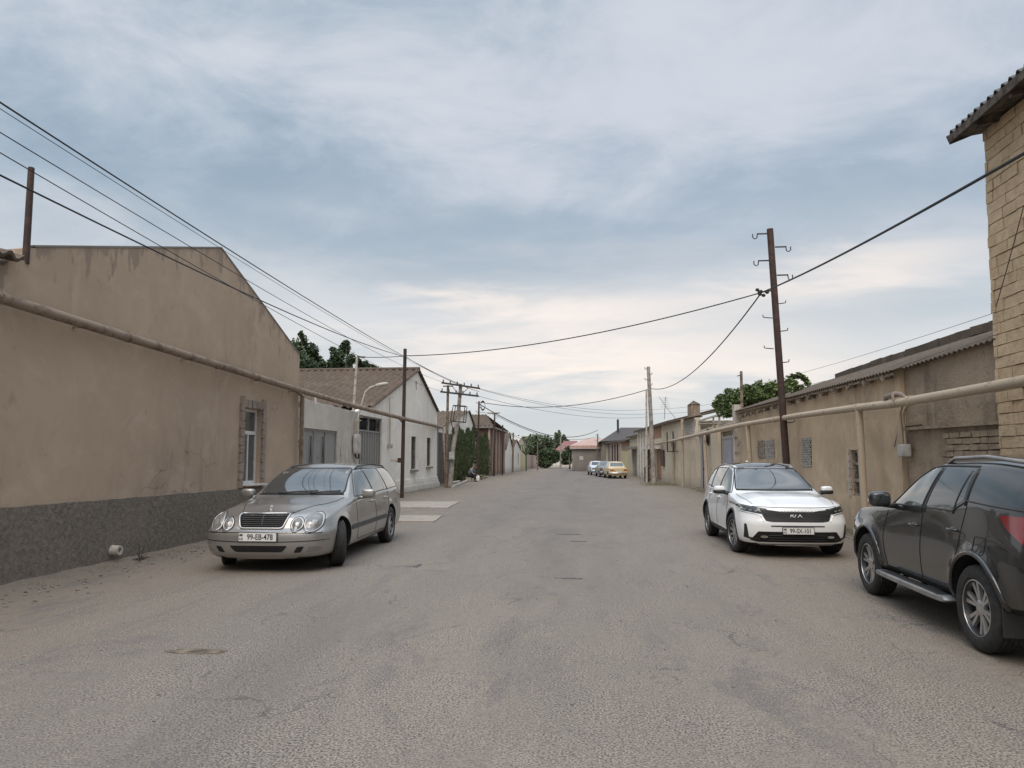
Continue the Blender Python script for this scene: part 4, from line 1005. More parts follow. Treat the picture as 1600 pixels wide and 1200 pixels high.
def dirt_strip(pts, w0, w1, h, name='verge', mat='asphalt', side=1):
    """low heap of dust against a wall foot; pts on the ground along the wall, widening to the street (side = +1 towards +x)"""
    vs = []; fs = []; n = len(pts); K_ = 5
    for i, p in enumerate(pts):
        ww = random.uniform(w0, w1)
        for k in range(K_ + 1):
            t = k / K_; vs.append((p[0] + side * (ww * t - .05), p[1] + random.uniform(-.03, .03), h * (1 - t) ** 1.6 * random.uniform(.7, 1.2) + (.003 if k < K_ else -.01)))
    for i in range(n - 1):
        for k in range(K_): a = i * (K_ + 1) + k; fs.append((a, a + 1, a + K_ + 2, a + K_ + 1))
    return tag(MB().add(vs, fs).build(name, mat, smooth=True), kind='structure')
def along(p, q, s): p, q = V(p), V(q); n = int((q - p).length / s); return [tuple(p.lerp(q, i / n)) for i in range(n + 1)]
dirt_strip(along((-7.55, 3), (-7.55, 17.8), .25), .35, .6, .07)
dirt_strip(along((-8.95, 18), (-9.0, 42), .35), .4, .8, .05)
dirt_strip(along((6.02, 9), (6.02, 40), .3), .4, .7, .09, side=-1)
# concrete slabs beside the rusty pole
for i, (c, rz) in enumerate((((660, 789), .06), ((640, 811), .1))):
    p = ground_at(*c); o = MB().box((p.x, p.y, .012), (2.3 if i == 0 else 1.6, 3.4 if i == 0 else 1.9, .03), rz).build('pavement', 'pave'); tag(o, kind='structure')
pv = ground_at(690, 783)

# ------------------------------------------------------------------ left row
def yz(px, py, X): p = on_x(px, py, X); return (p.y, p.z)
LX = V((0, 0, 0))
# house 1: brown render with a gable towards the street
h1 = thing('rendered_house', 'big brown rendered house with a blunt gable and dark rough plinth at the left edge', 'house', (-7.6, 10, 0))
out = [(2, 0), (17.85, 0)] + jagged((17.85, 4.42), (15.31, 5.45), .3, .02) + jagged((15.31, 5.45), (13.72, 6.07), .3, .02) + jagged((13.72, 6.07), (8.78, 4.60), .35, .012) + [(8.74, 4.56), (8.68, 4.36), (8.45, 4.34), (8.3, 4.2), (2, 4.15)]
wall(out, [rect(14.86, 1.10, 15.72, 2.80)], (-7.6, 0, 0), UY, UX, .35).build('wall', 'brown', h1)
pl = [(2, 0), (17.85, 0)] + jagged((17.85, 1.0), (2, 1.06), .3, .008) + [(2, 1.06)]
wall(pl, [], (-7.54, 0, 0), UY, UX, .058).build('plinth', 'plinth', h1)
tp = MB()
cop = [(17.87, 4.425), (15.31, 5.455), (13.72, 6.078), (8.80, 4.61)]
for (a, b), (c, d) in zip(cop, cop[1:]): tp.bar((-7.665, a, b), (-7.665, c, d), .15, .03)
tp.build('coping', 'grey_wall', h1)
rf = roof((-20, 17.95, 4.1), (-7.9, 17.95, 4.1), (-7.9, 13.7, 5.5), (-20, 13.7, 5.0), rows=10); rf.build('roof', 'tiles', h1, auto=60)
roof((-7.9, 8.6, 3.9), (-20, 8.6, 3.9), (-20, 13.7, 5.0), (-7.9, 13.7, 5.5), rows=10).build('roof', 'tiles', h1, auto=60)
roof((-7.42, 1.9, 4.30), (-7.42, 8.42, 4.30), (-13, 8.42, 5.9), (-13, 1.9, 5.9), rows=9, amp=.04, period=.24, th=.05).build('lower_roof', 'tiles', h1, auto=60)
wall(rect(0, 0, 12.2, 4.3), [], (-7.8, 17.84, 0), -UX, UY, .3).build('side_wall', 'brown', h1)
# its window
wn = wall(rect(14.86, 1.10, 15.72, 2.80), [rect(14.93, 1.17, 15.29, 2.22), rect(15.34, 1.17, 15.66, 2.22), rect(14.93, 2.30, 15.66, 2.74)], (-7.70, 0, 0), UY, UX, .06).build('window', 'pvc', h1)
MB().box((-7.73, 15.29, 1.95), (.01, .84, 1.66)).build('glass_pane', 'winglass', wn)
MB().box((-7.62, 15.29, 1.085), (.42, .92, .035)).build('window_sill', 'pvc', wn)
sr = MB()
zz = 1.02
while zz < 2.92:
    hgt = random.uniform(.15, .22)
    for y0 in (14.78, 15.82): sr.box((-7.585, y0 + random.uniform(-.01, .01), zz + hgt / 2), (.07, random.uniform(.14, .18), hgt - .015), jit=.008)
    zz += hgt
for i in range(5): sr.box((-7.585, 14.86 + .22 * i, 2.90), (.07, .20, .17), jit=.008)
sr.build('window_surround', 'stone_trim', h1, auto=30)
MB().box((-8.1, 15.3, 2.0), (.02, 1.4, 2.2)).build('dark_interior', 'dark', h1)
# drain stub
dr = MB(); dr.lathe([(.045, .0), (.045, .14), (.075, .14), (.078, .02), (.09, .0)], (-7.55, 10.6, .22), 'X', 20); dr.build('drain_spout', 'pipe_white', h1, auto=40)
# rusty mast on the roof corner
t = MB(); a, b = on_x(40, 412, -7.62), on_x(49, 262, -7.62); t.tube([a, a.lerp(b, .5), b], [.045, .043, .04], 8)
tag(t.build('roof_mast', 'rust', auto=50), 'thin rusty steel mast standing on the roof corner of the brown house', 'mast')
# dry twigs by the wall foot
tw = MB()
for i in range(14):
    p = V((-7.3 + random.uniform(-.01, .01), 10.95 + random.uniform(-.01, .01), 0)); q = p + V((random.uniform(-.1, .3), random.uniform(-.3, .3), random.uniform(.05, .42) if i < 5 else .04)); tw.tube([p, p.lerp(q, .5) + V((0, 0, .03)), q], [.008, .006, .003], 5)
tag(tw.build('dry_weed', 'darkwood'), 'dry weed stalks at the foot of the rough plinth', 'weed')

# gas pipe along the left wall, then across to the poles
gp = thing('gas_pipe', 'long brown gas pipe running along the left house walls', 'pipe', (-7.4, 17.8, 3.47))
X0 = -7.42
pts = [V((X0, 2, 3.98))] + [on_x(px, py, X0) for px, py in ((0, 465), (200, 527), (340, 570), (465, 609))]
pts2 = [pts[-1], on_y(560, 636, 25.0), on_y(630, 654, 29.3), on_y(692, 668, 44.0)]
pm = MB(); pm.tube(pts, .078, 12); pm.build('pipe', 'pipe_brown', gp, auto=50)
pm = MB(); pm.tube(pts2, [.075, .085, .085, .085], 12); pm.build('pipe', 'pipe_brown', gp, auto=50)
for p in pts[1:]: MB().tube([p - UY * .02, p + UY * .02], .088, 12).build('pipe_collar', 'pipe_brown', gp, auto=50)
for y in (9.6, 12.4, 15.2, 17.2):
    i = min(range(1, len(pts)), key=lambda k: abs(pts[k].y - y)); z = 3.98 + (3.47 - 3.98) * (y - 2) / 15.8
    MB().bar((-7.6, y, z - .11), (-7.36, y, z - .11), .03, .03).build('pipe_bracket', 'pipe_brown', gp)
b_ = MB(); p = pts[-1]; b_.tube([p + V((-.02, -.12, 0)), (X0 - .03, 17.74, 3.3), (X0 - .03, 17.74, 0)], .055, 10); b_.build('down_pipe', 'pipe_brown', gp, auto=50)
b_ = MB(); q = on_y(467, 612, 18.6); b_.tube([q, q - UZ * .3, (q.x, q.y, 0)], .06, 10); b_.build('down_pipe', 'pipe_white', gp, auto=50)
q = on_y(492, 619, 20.6); q2 = on_y(494, 632, 20.6)
b_ = MB(); b_.tube([q + V((-.5, 0, .05)), q + V((-.12, 0, .06)), q, q2], .035, 8); b_.build('branch_pipe', 'pipe_white', gp, auto=50)

# house 2: stained plaster with a grey garage door
h2 = thing('garage_building', 'low stained plaster building with a wide grey double garage door behind the silver car', 'building', (-8.9, 22, 0))
ya, za = yz(468, 618, -8.9); yb_, zb_ = yz(540, 640, -8.9)
GY0, GY1 = 20.3, yz(527, 690, -8.9)[0]; GZ = yz(500, 671, -8.9)[1]
o2 = [(17.8, 0), (26.75, 0)] + jagged((26.75, zb_ - .02), (17.8, za + .02), .3, .02) + [(17.8, za)]
wall(o2, [rect(GY0, -.01, GY1, GZ)], (-8.9, 0, 0), UY, UX, .3).build('wall', 'white2', h2)
gd = wall(rect(GY0, .03, GY1, GZ), [], (-8.98, 0, 0), UY, UX, .05).build('garage_door', 'grey_gate', h2)
gb = MB()
for i in range(5): y = GY0 + (GY1 - GY0) * i / 4; gb.box((-8.965, y, GZ / 2), (.03, .05, GZ))
for z in (.1, GZ - .04): gb.box((-8.965, (GY0 + GY1) / 2, z), (.028, GY1 - GY0, .06))
gb.build('door_frame', 'grey_gate', gd)
for px in (487, 506):
    y = yz(px, 700, -8.9)[0]; hm = MB()
    p0 = V((-8.93, y, 1.15)); 
    for s_ in (-.10, .10): hm.tube([p0 + V((0, s_, 0)), p0 + V((0, s_ * .3, .75)), p0 + V((0, 0, 1.15))], .014, 6)
    hm.tube([p0 + V((.0, math.cos(a) * .05, 1.2 + math.sin(a) * .05)) for a in [i * math.pi / 5 for i in range(10)]], .010, 5, closed=True)
    for q_ in (.2, .5, .8): hm.bar(p0 + V((0, -.08 * (1 - q_), q_)), p0 + V((0, .08 * (1 - q_), q_)), .014, .014)
    hm.build('door_ornament', 'darkmetal', gd)
roof((-20, 26.6, zb_ + .02), (-9.05, 26.6, zb_ + .02), (-9.05, 18, za + .02), (-20, 18, za + .02), rows=0).build('roof', 'slate', h2, auto=60)
# house 3: white gable
h3 = thing('whitewashed_house', 'whitewashed gabled house with brown tiled roof and two narrow barred windows', 'house', (-9, 34, 0))
pk = yz(652, 580, -9.0); el = yz(578, 637, -9.0); er = yz(683, 644, -9.0); gt0 = yz(558, 660, -9.)[0]; gt1 = yz(597, 660, -9.)[0]; gz = yz(578, 651, -9.0)[1]
o3 = [(26.75, 0), (er[0], 0)] + jagged((er[0], er[1]), pk, .4, .015) + jagged(pk, el, .4, .015) + [el, (26.75, zb_ + .05)]
wy = [(yz(642, 700, -9.)[0], yz(649.5, 700, -9.)[0], yz(645, 733, -9.)[1], yz(645, 682, -9.)[1]), (yz(666.5, 700, -9.)[0], yz(672.5, 700, -9.)[0], yz(669, 728, -9.)[1], yz(669, 684, -9.)[1])]
vh = yz(650.5, 602, -9.)
wall(o3, [rect(gt0, -.01, gt1, gz)] + [rect(a, c, b, d) for a, b, c, d in wy] + [rect(vh[0] - .18, vh[1] - .22, vh[0] + .18, vh[1] + .22)], (-9.0, 0, 0), UY, UX, .32).build('wall', 'white', h3)
MB().box((-9.45, 36, 2.5), (.02, 10, 4)).build('dark_interior', 'dark', h3)
for a, b, c, d in wy:
    fw = wall(rect(a, c, b, d), [rect(a + .1, c + .1, (a + b) / 2 - .04, d - .1), rect((a + b) / 2 + .04, c + .1, b - .1, d - .1)], (-9.18, 0, 0), UY, UX, .05).build('window', 'darkwood', h3)
    MB().box((-9.22, (a + b) / 2, (c + d) / 2), (.01, b - a, d - c)).build('glass_pane', 'cglass', fw)
    gr = MB()
    for k in range(7): y = a + (b - a) * (k + .5) / 7; gr.tube([(-9.04, y, c), (-9.04, y, d)], .012, 5)
    for k in range(4): z = c + (d - c) * (k + .5) / 4; gr.tube([(-9.04, a, z), (-9.04, b, z)], .012, 5)
    gr.build('window_bars', 'darkmetal', fw)
    MB().box((-8.94, (a + b) / 2, c - .09), (.16, b - a + .24, .10)).build('window_sill', 'grey_wall', fw)
    sm = wall(rect(a - .14, c, b + .14, d + .2), [rect(a, c - .1, b, d)], (-8.975, 0, 0), UY, UX, .024).build('window_surround', 'white', h3)
st_ = MB()
for k, (z, w_) in enumerate(((.14, .20), (.34, .13), (.52, .07))): st_.box((-9.0 + w_ / 2, (gt1 + 2.2 + er[0]) / 2, z / 1), (w_, er[0] - gt1 - 2.2, .17 if k else .28))
st_.build('stepped_plinth', 'white', h3)
roof((-26, el[0] - .1, el[1] + .05), (-8.86, el[0] - .1, el[1] + .05), (-8.86, pk[0], pk[1] + .10), (-26, pk[0], pk[1] + .10), rows=24, amp=.055, period=.36, th=.05, step=.015).build('roof', 'tiles', h3, auto=60)
roof((-8.86, er[0] + .1, er[1] + .03), (-26, er[0] + .1, er[1] + .03), (-26, pk[0], pk[1] + .10), (-8.86, pk[0], pk[1] + .10), rows=14, amp=.045, period=.26, th=.05).build('roof', 'tiles', h3, auto=60)
rc = MB(); rc.tube([(-26, pk[0], pk[1] + .13), (-8.86, pk[0], pk[1] + .13)], .10, 8); rc.build('ridge_cap', 'tiles', h3, auto=50)
wall(rect(0, 0, 16, el[1] - .1), [], (-9.3, el[0] + .01, 0), -UX, -UY, .3).build('side_wall', 'white2', h3)
wall(rect(0, 0, 16, er[1] - .1), [], (-9.3, er[0] - .02, 0), -UX, UY, .3).build('side_wall', 'white2', h3)
# tall gate in house 3
tg = thing('yard_gate', 'tall grey ribbed metal yard gate with scrollwork top in the white wall', 'gate', (-9.1, (gt0 + gt1) / 2, 0))
ym_ = (gt0 + gt1) / 2; zt = gz - .62
for a, b in ((gt0 + .04, ym_ - .03), (ym_ + .03, gt1 - .04)):
    lf = wall(rect(a, .08, b, zt), [], (-9.12, 0, 0), UY, UX, .03).build('gate_leaf', 'grey_gate', tg)
    rb = MB(); n = 5
    for k in range(n + 1): rb.box((-9.10, a + (b - a) * k / n, zt / 2 + .05), (.04, .07, zt - .1))
    rb.build('ribs', 'grey_gate', lf)
    sc = MB()
    for k in range(4):
        cx = a + (b - a) * (k + .5) / 4
        sc.tube([(-9.10, cx + math.cos(q) * .13 * (1 - q / 16), zt + .28 + math.sin(q) * .2 * (1 - q / 16)) for q in [i * .7 for i in range(18)]], .014, 5)
    sc.build('scrollwork', 'darkmetal', lf)
fr = MB()
for y in (gt0 + .02, ym_, gt1 - .02): fr.box((-9.10, y, gz / 2), (.07, .08, gz))
for z in (zt + .02, gz - .03): fr.box((-9.10, ym_, z), (.06, gt1 - gt0, .06))
fr.build('gate_frame', 'grey_gate', tg); MB().box((-9.3, ym_, gz - .35), (.01, gt1 - gt0, .6)).build('dark_backing', 'dark', tg)
# meters on the white wall
def meter(px, py, X, nm, label, w_=.22, h=.3, up=1.0, drop=.15):
    y, z = yz(px, py, X); t = thing(nm, label, 'meter', (X, y, z))
    superbox((X + .12, y, z), (.09, w_ / 2, h / 2), .25).build('case', 'box_grey', t, auto=40)
    MB().tube([(X + .08, y - .07, z + h / 2 - .02), (X + .08, y - .07, z + up), (X + .3, y - .07, z + up)], .018, 6).build('inlet_pipe', 'pipe_tan', t, auto=50)
    MB().tube([(X + .08, y + .07, z + h / 2 - .02), (X + .08, y + .07, z + h / 2 + up * .6), (X, y + .07, z + h / 2 + up * .6)], .018, 6).build('outlet_pipe', 'pipe_tan', t, auto=50)
    return t
m1 = meter(553, 694, -8.9, 'electric_meter_box', 'grey electric meter box hanging left of the tall yard gate', .5, .75, .9)
y, z = yz(553, 708, -8.9)
MB().tube([(-8.8, y - .2, z + .1), (-8.75, y - .15, z - .18), (-8.75, y + .1, z - .2), (-8.8, y + .22, z + .12)], .03, 8).build('cable_loop', 'wire', m1)
meter(606, 697, -9.0, 'gas_meter', 'small gas meter with thin riser on the white wall', .2, .2, 2.2)
# street lamp and timber mast above the garage
lp = thing('street_lamp', 'old street lamp with curved arm standing above the garage wall', 'street lamp', tuple(on_y(554, 700, 26.3)))
a, b, c, d = on_y(556, 668, 26.3), on_y(563, 638, 26.3), on_y(571, 612, 26.3), on_y(586, 603, 26.3)
MB().tube([(a.x, a.y, 0), a, b, c, c.lerp(d, .5) + UZ * .05, d], .035, 8).build('arm', 'lamp_white', lp, auto=50)
e = on_y(607, 599, 26.3); mid = (d + e) / 2; rot = (e - d).to_track_quat('X', 'Z').to_matrix()
superbox(mid, ((e - d).length / 2, .14, .075), .75, rot).build('lamp_head', 'lamp_white', lp, auto=50)
wp_ = MB(); a, b = on_y(558, 557, 26.2), on_y(549, 690, 26.2); wp_.tube([(b.x, b.y, 0), b, a], [.065, .06, .045], 8)
wp = thing('timber_mast', 'bleached timber mast rising from the garage wall beside the street lamp', 'mast', (b.x, b.y, 0)); wp_.build('pole', 'pipe_white', wp, auto=50)
a2 = on_y(566, 558, 26.2); MB().tube([a, a2, a2 + V((.12, 0, 0))], .03, 6).build('insulator_arm', 'darkmetal', wp)

# rusty pole 1
def pole(name, label, base, top, r0, r1, mat, extras=None, group=None, cat='utility pole', n=10):
    t = thing(name, label, cat, tuple(base), group); MB().tube([base, V(base).lerp(V(top), .5), top], [r0, (r0 + r1) / 2, r1], n).build('shaft', mat, t, auto=50)
    return t
p1b = ground_at(628, 778); p1t = on_y(633, 545, p1b.y)
pr = pole('steel_pole', 'rusty square steel pole beside the concrete slabs left of the road', p1b, p1t, .085, .075, 'rust', n=4)
a = on_y(630, 720, p1b.y); MB().bar(a, a + V((-.55, 0, 0)), .10, .12).build('bracket', 'pipe_white', pr)
MB().box(a + V((-.12, 0, .02)), (.2, .2, .2)).build('clamp', 'rust', pr)
a = on_y(628, 655, p1b.y); MB().tube([a + V((-.4, 0, .18)), a + V((-.2, 0, .1)), a + V((0, 0, -.12))], .03, 6).build('pipe_stay', 'rust', pr)
# concrete pole with crossarms and a steel frame
cb = ground_at(703, 762); cy_ = cb.y
cp = thing('concrete_utility_pole', 'leaning concrete pole with two crossarms and an empty steel frame', 'utility pole', tuple(cb))
tp_ = on_y(720, 600, cy_); bd_ = on_y(708, 700, cy_)
MB().tube([cb, bd_, on_y(715, 660, cy_), tp_], [.15, .13, .12, .10], 12).build('shaft', 'conc', cp, auto=50)
for (l, r_) in (((690, 598), (750, 607)), ((688, 612), (748, 619))):
    a, b = on_y(*l, cy_ - .2), on_y(*r_, cy_ - .2); ca = MB().bar(a, b, .09, .10).build('crossarm', 'darkmetal', cp)
    for k in range(6): q = a.lerp(b, (k + .25) / 5.5); MB().tube([q + UZ * .04, q + UZ * .1, q + UZ * .13, q + UZ * .2], [.02, .045, .03, .035], 8).build('insulator', 'darkmetal', ca)
fb = MB(); f0, f1, f2, f3 = [on_y(*q, cy_) for q in ((710, 634), (728, 635), (726, 660), (706, 658))]
for dy in (-.35, .35):
    q = [p + UY * dy for p in (f0, f1, f2, f3)]
    for i in range(4): fb.tube([q[i], q[(i + 1) % 4]], .025, 5)
for p in (f0, f1, f2, f3): fb.tube([p - UY * .35, p + UY * .35], .025, 5)
fb.tube([f3 - UY * .3, on_y(713, 690, cy_)], .025, 5); fb.build('steel_frame', 'darkmetal', cp)
MB().box(on_y(707, 712, cy_) - UY * .2, (.28, .2, .42)).build('junction_box', 'box_grey', cp)
q = on_y(719, 618, cy_); st = MB(); st.tube([q, on_y(732, 606, cy_)], .02, 5); st.tube([q, on_y(706, 603, cy_)], .02, 5); st.build('arm_stay', 'darkmetal', cp)
tb = ground_at(697, 762); tt = on_y(700, 602, tb.y)
wpole = pole('timber_pole', 'slender brown timber pole standing just left of the leaning concrete pole', tb, tt, .10, .07, 'wood_pole')
MB().bar(tt + V((-.3, 0, -.05)), tt + V((.3, 0, -.05)), .05, .06).build('crossarm', 'darkmetal', wpole)

# white riser and dark gate after house 3
eg = thing('side_gate', 'narrow dark grey sheet gate in shade right of the whitewashed house', 'gate', (-9.3, 44, 0))
y0, y1 = er[0] + .1, yz(703, 700, -9.3)[0]
wall(rect(y0, 0, y0 + 1.0, 3.5), [], (-9.15, 0, 0), UY, UX, .3).build('gate_post', 'grey_wall', eg)
wall(rect(y0 + 1.0, .05, y1, 3.3), [], (-9.25, 0, 0), UY, UX, .05).build('gate_leaf', 'darkwood', eg)
wr = MB(); a = on_x(693, 669, -9.0); wr.tube([on_x(690, 668, -9.1), a, a - UZ * .4, (a.x, a.y + .4, .25), (a.x + .1, a.y + .6, .12), (a.x + .3, a.y + 4, .12)], .06, 8)
tag(wr.build('gas_riser', 'pipe_white', auto=50), 'pale gas riser bending down beside the narrow dark gate', 'pipe')

# cypress screen
M['shade_green'] = M['leaf_cyp']
def cypress(px, top_py, X, rr_, i):
    y = on_x(px, 700, X).y; zt_ = yz(px, top_py, X)[1]
    lab = ['first', 'second', 'third', 'fourth', 'fifth', 'sixth', 'seventh'][i]
    t = thing('cypress', '%s clipped green cypress column counted from the leaning concrete pole' % lab, 'cypress', (X, y, 0), 'cypress columns behind the seated person')
    MB().tube([(X, y, 0), (X, y, zt_ * .9)], [.08, .03], 6).build('trunk', 'bark', t)
    mb = MB()
    for _ in range(1300):
        a = random.uniform(0, 2 * math.pi); h = random.random() ** .9 * zt_
        prof = min(1, .55 + h / 1.2) * (1 - max(0, (h / zt_ - .50) / .52) ** 2 * .92); q = rr_ * prof * random.uniform(.72, 1.06) * (1 + .12 * math.sin(a * 5 + i))
        p = V((X + math.cos(a) * q, y + math.sin(a) * q, h)); l = random.uniform(.14, .30); ww = random.uniform(.03, .06)
        u = V((math.cos(a) * .25 + random.uniform(-.2, .2), math.sin(a) * .25 + random.uniform(-.2, .2), 1)).normalized(); s_ = u.cross(V((math.cos(a), math.sin(a), 0)) + V((random.uniform(-.6, .6),) * 3)).normalized()
        o = len(mb.v); mb.v += [p - s_ * ww, p + s_ * ww, p + u * l]; mb.f.append((o, o + 1, o + 2))
    mb.build('crown', 'leaf_cyp', t, fixn=False)
for i, (px, tpy, rr_) in enumerate(((709, 672, .34), (715.5, 668, .44), (722.5, 674, .42), (731, 671, .46), (740, 668, .48), (751, 682, .42), (758.5, 678, .46))): cypress(px, tpy, -9.45, rr_, i)
kb = MB(); a, b, c = ground_at(707, 763), ground_at(733, 751.5), ground_at(762, 746)
for p, q in ((a, b), (b + V((.0, .6, 0)), c)): kb.bar(p + UZ * .05, q + UZ * .05, .18, .16)
tag(kb.build('kerb', 'kerb'), kind='structure')

def gable_house(name, label, X, y0, y1, z0, z1, pky, pkz, wmat, rmat, depth=12, extra=None, cat='house'):
    t = thing(name, label, cat, (X, (y0 + y1) / 2, 0))
    o = [(y0, 0), (y1, 0), (y1, z1), (pky, pkz), (y0, z0)]
    wall(o, extra or [], (X, 0, 0), UY, UX, .3).build('wall', wmat, t)
    wall(rect(0, 0, depth, z0), [], (X - .3, y0 + .01, 0), -UX, -UY, .3).build('side_wall', wmat, t)
    roof((X - depth, y0 - .15, z0), (X + .15, y0 - .15, z0), (X + .15, pky, pkz + .06), (X - depth, pky, pkz + .06), rows=10, amp=.05, period=.4, th=.06).build('roof', rmat, t, auto=60)
    roof((X + .15, y1 + .15, z1), (X - depth, y1 + .15, z1), (X - depth, pky, pkz + .06), (X + .15, pky, pkz + .06), rows=6, amp=.05, period=.4, th=.06).build('roof', rmat, t, auto=60)
    if extra: MB().box((X - .4, (y0 + y1) / 2, z0 / 2), (.02, y1 - y0 - 1, z0)).build('dark_interior', 'dark', t)
    return t
gable_house('tiled_house', 'house behind the cypresses with brown tiled roof and pale gable', -10.4, 47, 66.5, 3.55, 3.4, 61, 5.75, 'white', 'tiles', 16)
hb = thing('brick_building', 'red brown building with narrow pilasters behind two rusty poles', 'building', (-9.4, 71, 0))
ya, yb2 = on_x(763.5, 700, -9.4).y, on_x(787, 700, -9.4).y; zt = yz(786, 671, -9.4)[1]
wall(rect(ya, 0, yb2, zt - .35), [], (-9.4, 0, 0), UY, UX, .3).build('wall', 'redbrown', hb)
wall(rect(0, 0, 12, zt - .35), [], (-9.7, ya + .01, 0), -UX, -UY, .3).build('side_wall', 'redbrown', hb)
pb = MB()
for k in range(6): pb.box((-9.34, ya + (yb2 - ya) * k / 5, (zt - .35) / 2), (.14, .4, zt - .36))
pb.build('pilasters', 'pinkw', hb); MB().box((-15.4, (ya + yb2) / 2, zt - .25), (12.9, yb2 - ya + .9, .18)).build('eaves_slab', 'grey_wall', hb)
roof((-21, ya - .4, zt - .15), (-8.9, ya - .4, zt - .15), (-10.5, (ya + yb2) / 2, zt + 1.3), (-21, (ya + yb2) / 2, zt + 1.3), rows=8, amp=.05, period=.4).build('roof', 'slate', hb, auto=60)
roof((-8.9, yb2 + .4, zt - .15), (-21, yb2 + .4, zt - .15), (-21, (ya + yb2) / 2, zt + 1.3), (-10.5, (ya + yb2) / 2, zt + 1.3), rows=8, amp=.05, period=.4).build('roof', 'slate', hb, auto=60)
X = -9.3
y0, y1 = yb2 + .6, on_x(801, 700, X).y; pk_ = yz(795, 681, X)
gable_house('pale_house', 'small pale gabled house just beyond the red brown building', X, y0, y1, 2.6, 2.7, (y0 + y1) / 2, 4.6, 'white', 'slate', 12)
y2 = on_x(813, 700, X).y
gable_house('pale_house', 'far white gabled house with a narrow dark window before the yellow wall', X, y1 + .3, y2, 3.0, 3.0, on_x(806.5, 700, X).y, yz(806.5, 688, X)[1], 'white', 'slate', 12, [rect(y2 - 3.6, .8, y2 - 2.2, 2.3)])
y3, y4 = on_x(822, 710, X).y, on_x(841, 710, X).y
t = wall(rect(y2 + .2, 0, y3, yz(817, 711, X)[1]), [], (X, 0, 0), UY, UX, .3).build('yard_wall', 'yellow'); tag(t, 'pale yellow yard wall at the far end of the left row', 'wall')
t = wall(rect(y3 + .1, 0, y4, yz(830, 711, X)[1]), [], (X, 0, 0), UY, UX, .3).build('yard_wall', 'pinkw'); tag(t, 'pinkish yard wall between the yellow wall and the dark round tree', 'wall')
gable_house('white_roofed_house', 'far house with a pale sheet roof behind the yellow and pinkish walls', X - 1.5, y2 + 3, y4 - 4, 2.9, 2.9, (y2 + y4) / 2, 5.2, 'cream', 'lamp_white', 10)
# ------------------------------------------------------------------ right row
class Seg:
    def __init__(s, A, B):
        s.A = V((A[0], A[1], 0)); s.B = V((B[0], B[1], 0)); s.U = (s.B - s.A).normalized(); s.N = V((-s.U.y, s.U.x, 0)); s.L = (s.B - s.A).length
    def at(s, px, py):
        d = pxdir(px, py); o = V((0, 0, CAM_H)); t = (s.A - o).dot(s.N) / d.dot(s.N); p = o + d * t
        return ((p - s.A).dot(s.U), p.z)
    def P(s, u, z, off=0.): return s.A + s.U * u + s.N * off + UZ * z
    def wall(s, out, holes=[], off=0., th=.3): return wall(out, holes, s.A + s.N * off, s.U, s.N, th)
    def box(s, mb, u0, z0, u1, z1, off, th):
        c = s.P((u0 + u1) / 2, (z0 + z1) / 2, off); return mb.box(c, (abs(u1 - u0), th, abs(z1 - z0)), math.atan2(s.U.y, s.U.x))
R0 = Seg((6.0, 0), (6.0, 40.5))
# limestone tower house
tw = thing('limestone_house', 'tall yellow limestone block house with corrugated eaves at the right edge', 'house', (6, 8, 0))
TZ = 6.62; CY = 11.06
bl = MB(); z = .0; row = 0
while z < TZ - .05:
    h = min(random.uniform(.160, .172), TZ - z); y = 3.0 - random.uniform(0, .35)
    while y < CY - .02:
        L = random.choice((.32, .34, .35, .20, .36)) if y > 3 else .38
        y1 = min(y + L, CY + random.uniform(-.012, .014)) if y + L > CY - .12 else y + L
        bl.box((6.15 + random.uniform(-.012, .010), (y + y1) / 2, z + h / 2), (.3, y1 - y - .012, h - .012), jit=.004); y = y1
    z += h; row += 1
bl.build('street_wall', 'block', tw)
MB().box((6.17, 7, TZ / 2), (.28, 8.0, TZ - .02)).build('mortar_core', 'mortar', tw)
bl = MB(); z = 0.
while z < TZ - .05:
    h = .187; x = 6.34
    while x < 10: bl.box((x + .19, CY - .15 + random.uniform(-.01, .01), z + h / 2), (.37, .3, h - .013), jit=.006); x += .385
    z += h
bl.build('end_wall', 'block', tw)
rz_ = 6.69
rx0 = 5.62
roof((rx0, 2.5, rz_ + .02), (rx0, 11.32, rz_ + .02), (10.5, 11.32, rz_ + 1.9), (10.5, 2.5, rz_ + 1.9), amp=.035, period=.17, th=.02).build('roof', 'dark_roof', tw, auto=60)
sf = MB(); sf.add([(rx0 + .03, 2.6, rz_ - .05), (rx0 + .03, 11.28, rz_ - .05), (6.3, 11.28, rz_ + .06), (6.3, 2.6, rz_ + .06), (rx0 + .03, 2.6, rz_ - .07), (rx0 + .03, 11.28, rz_ - .07), (6.3, 11.28, rz_ + .03), (6.3, 2.6, rz_ + .03)], [(0, 1, 2, 3), (4, 7, 6, 5), (0, 4, 5, 1), (1, 5, 6, 2), (2, 6, 7, 3), (3, 7, 4, 0)])
sf.build('soffit', 'darkwood', tw)
rf_ = MB(); y = 3.0
while y < 11.2: rf_.bar((rx0 + .06, y, rz_ - .12), (6.2, y, rz_ - .02), .07, .10); y += .85
rf_.bar((rx0 + .02, 2.5, rz_ - .06), (rx0 + .02, 11.3, rz_ - .06), .03, .12); rf_.bar((rx0, 11.30, rz_ - .07), (9, 11.30, rz_ + 1.25), .04, .14)
rf_.build('rafters', 'darkwood', tw)
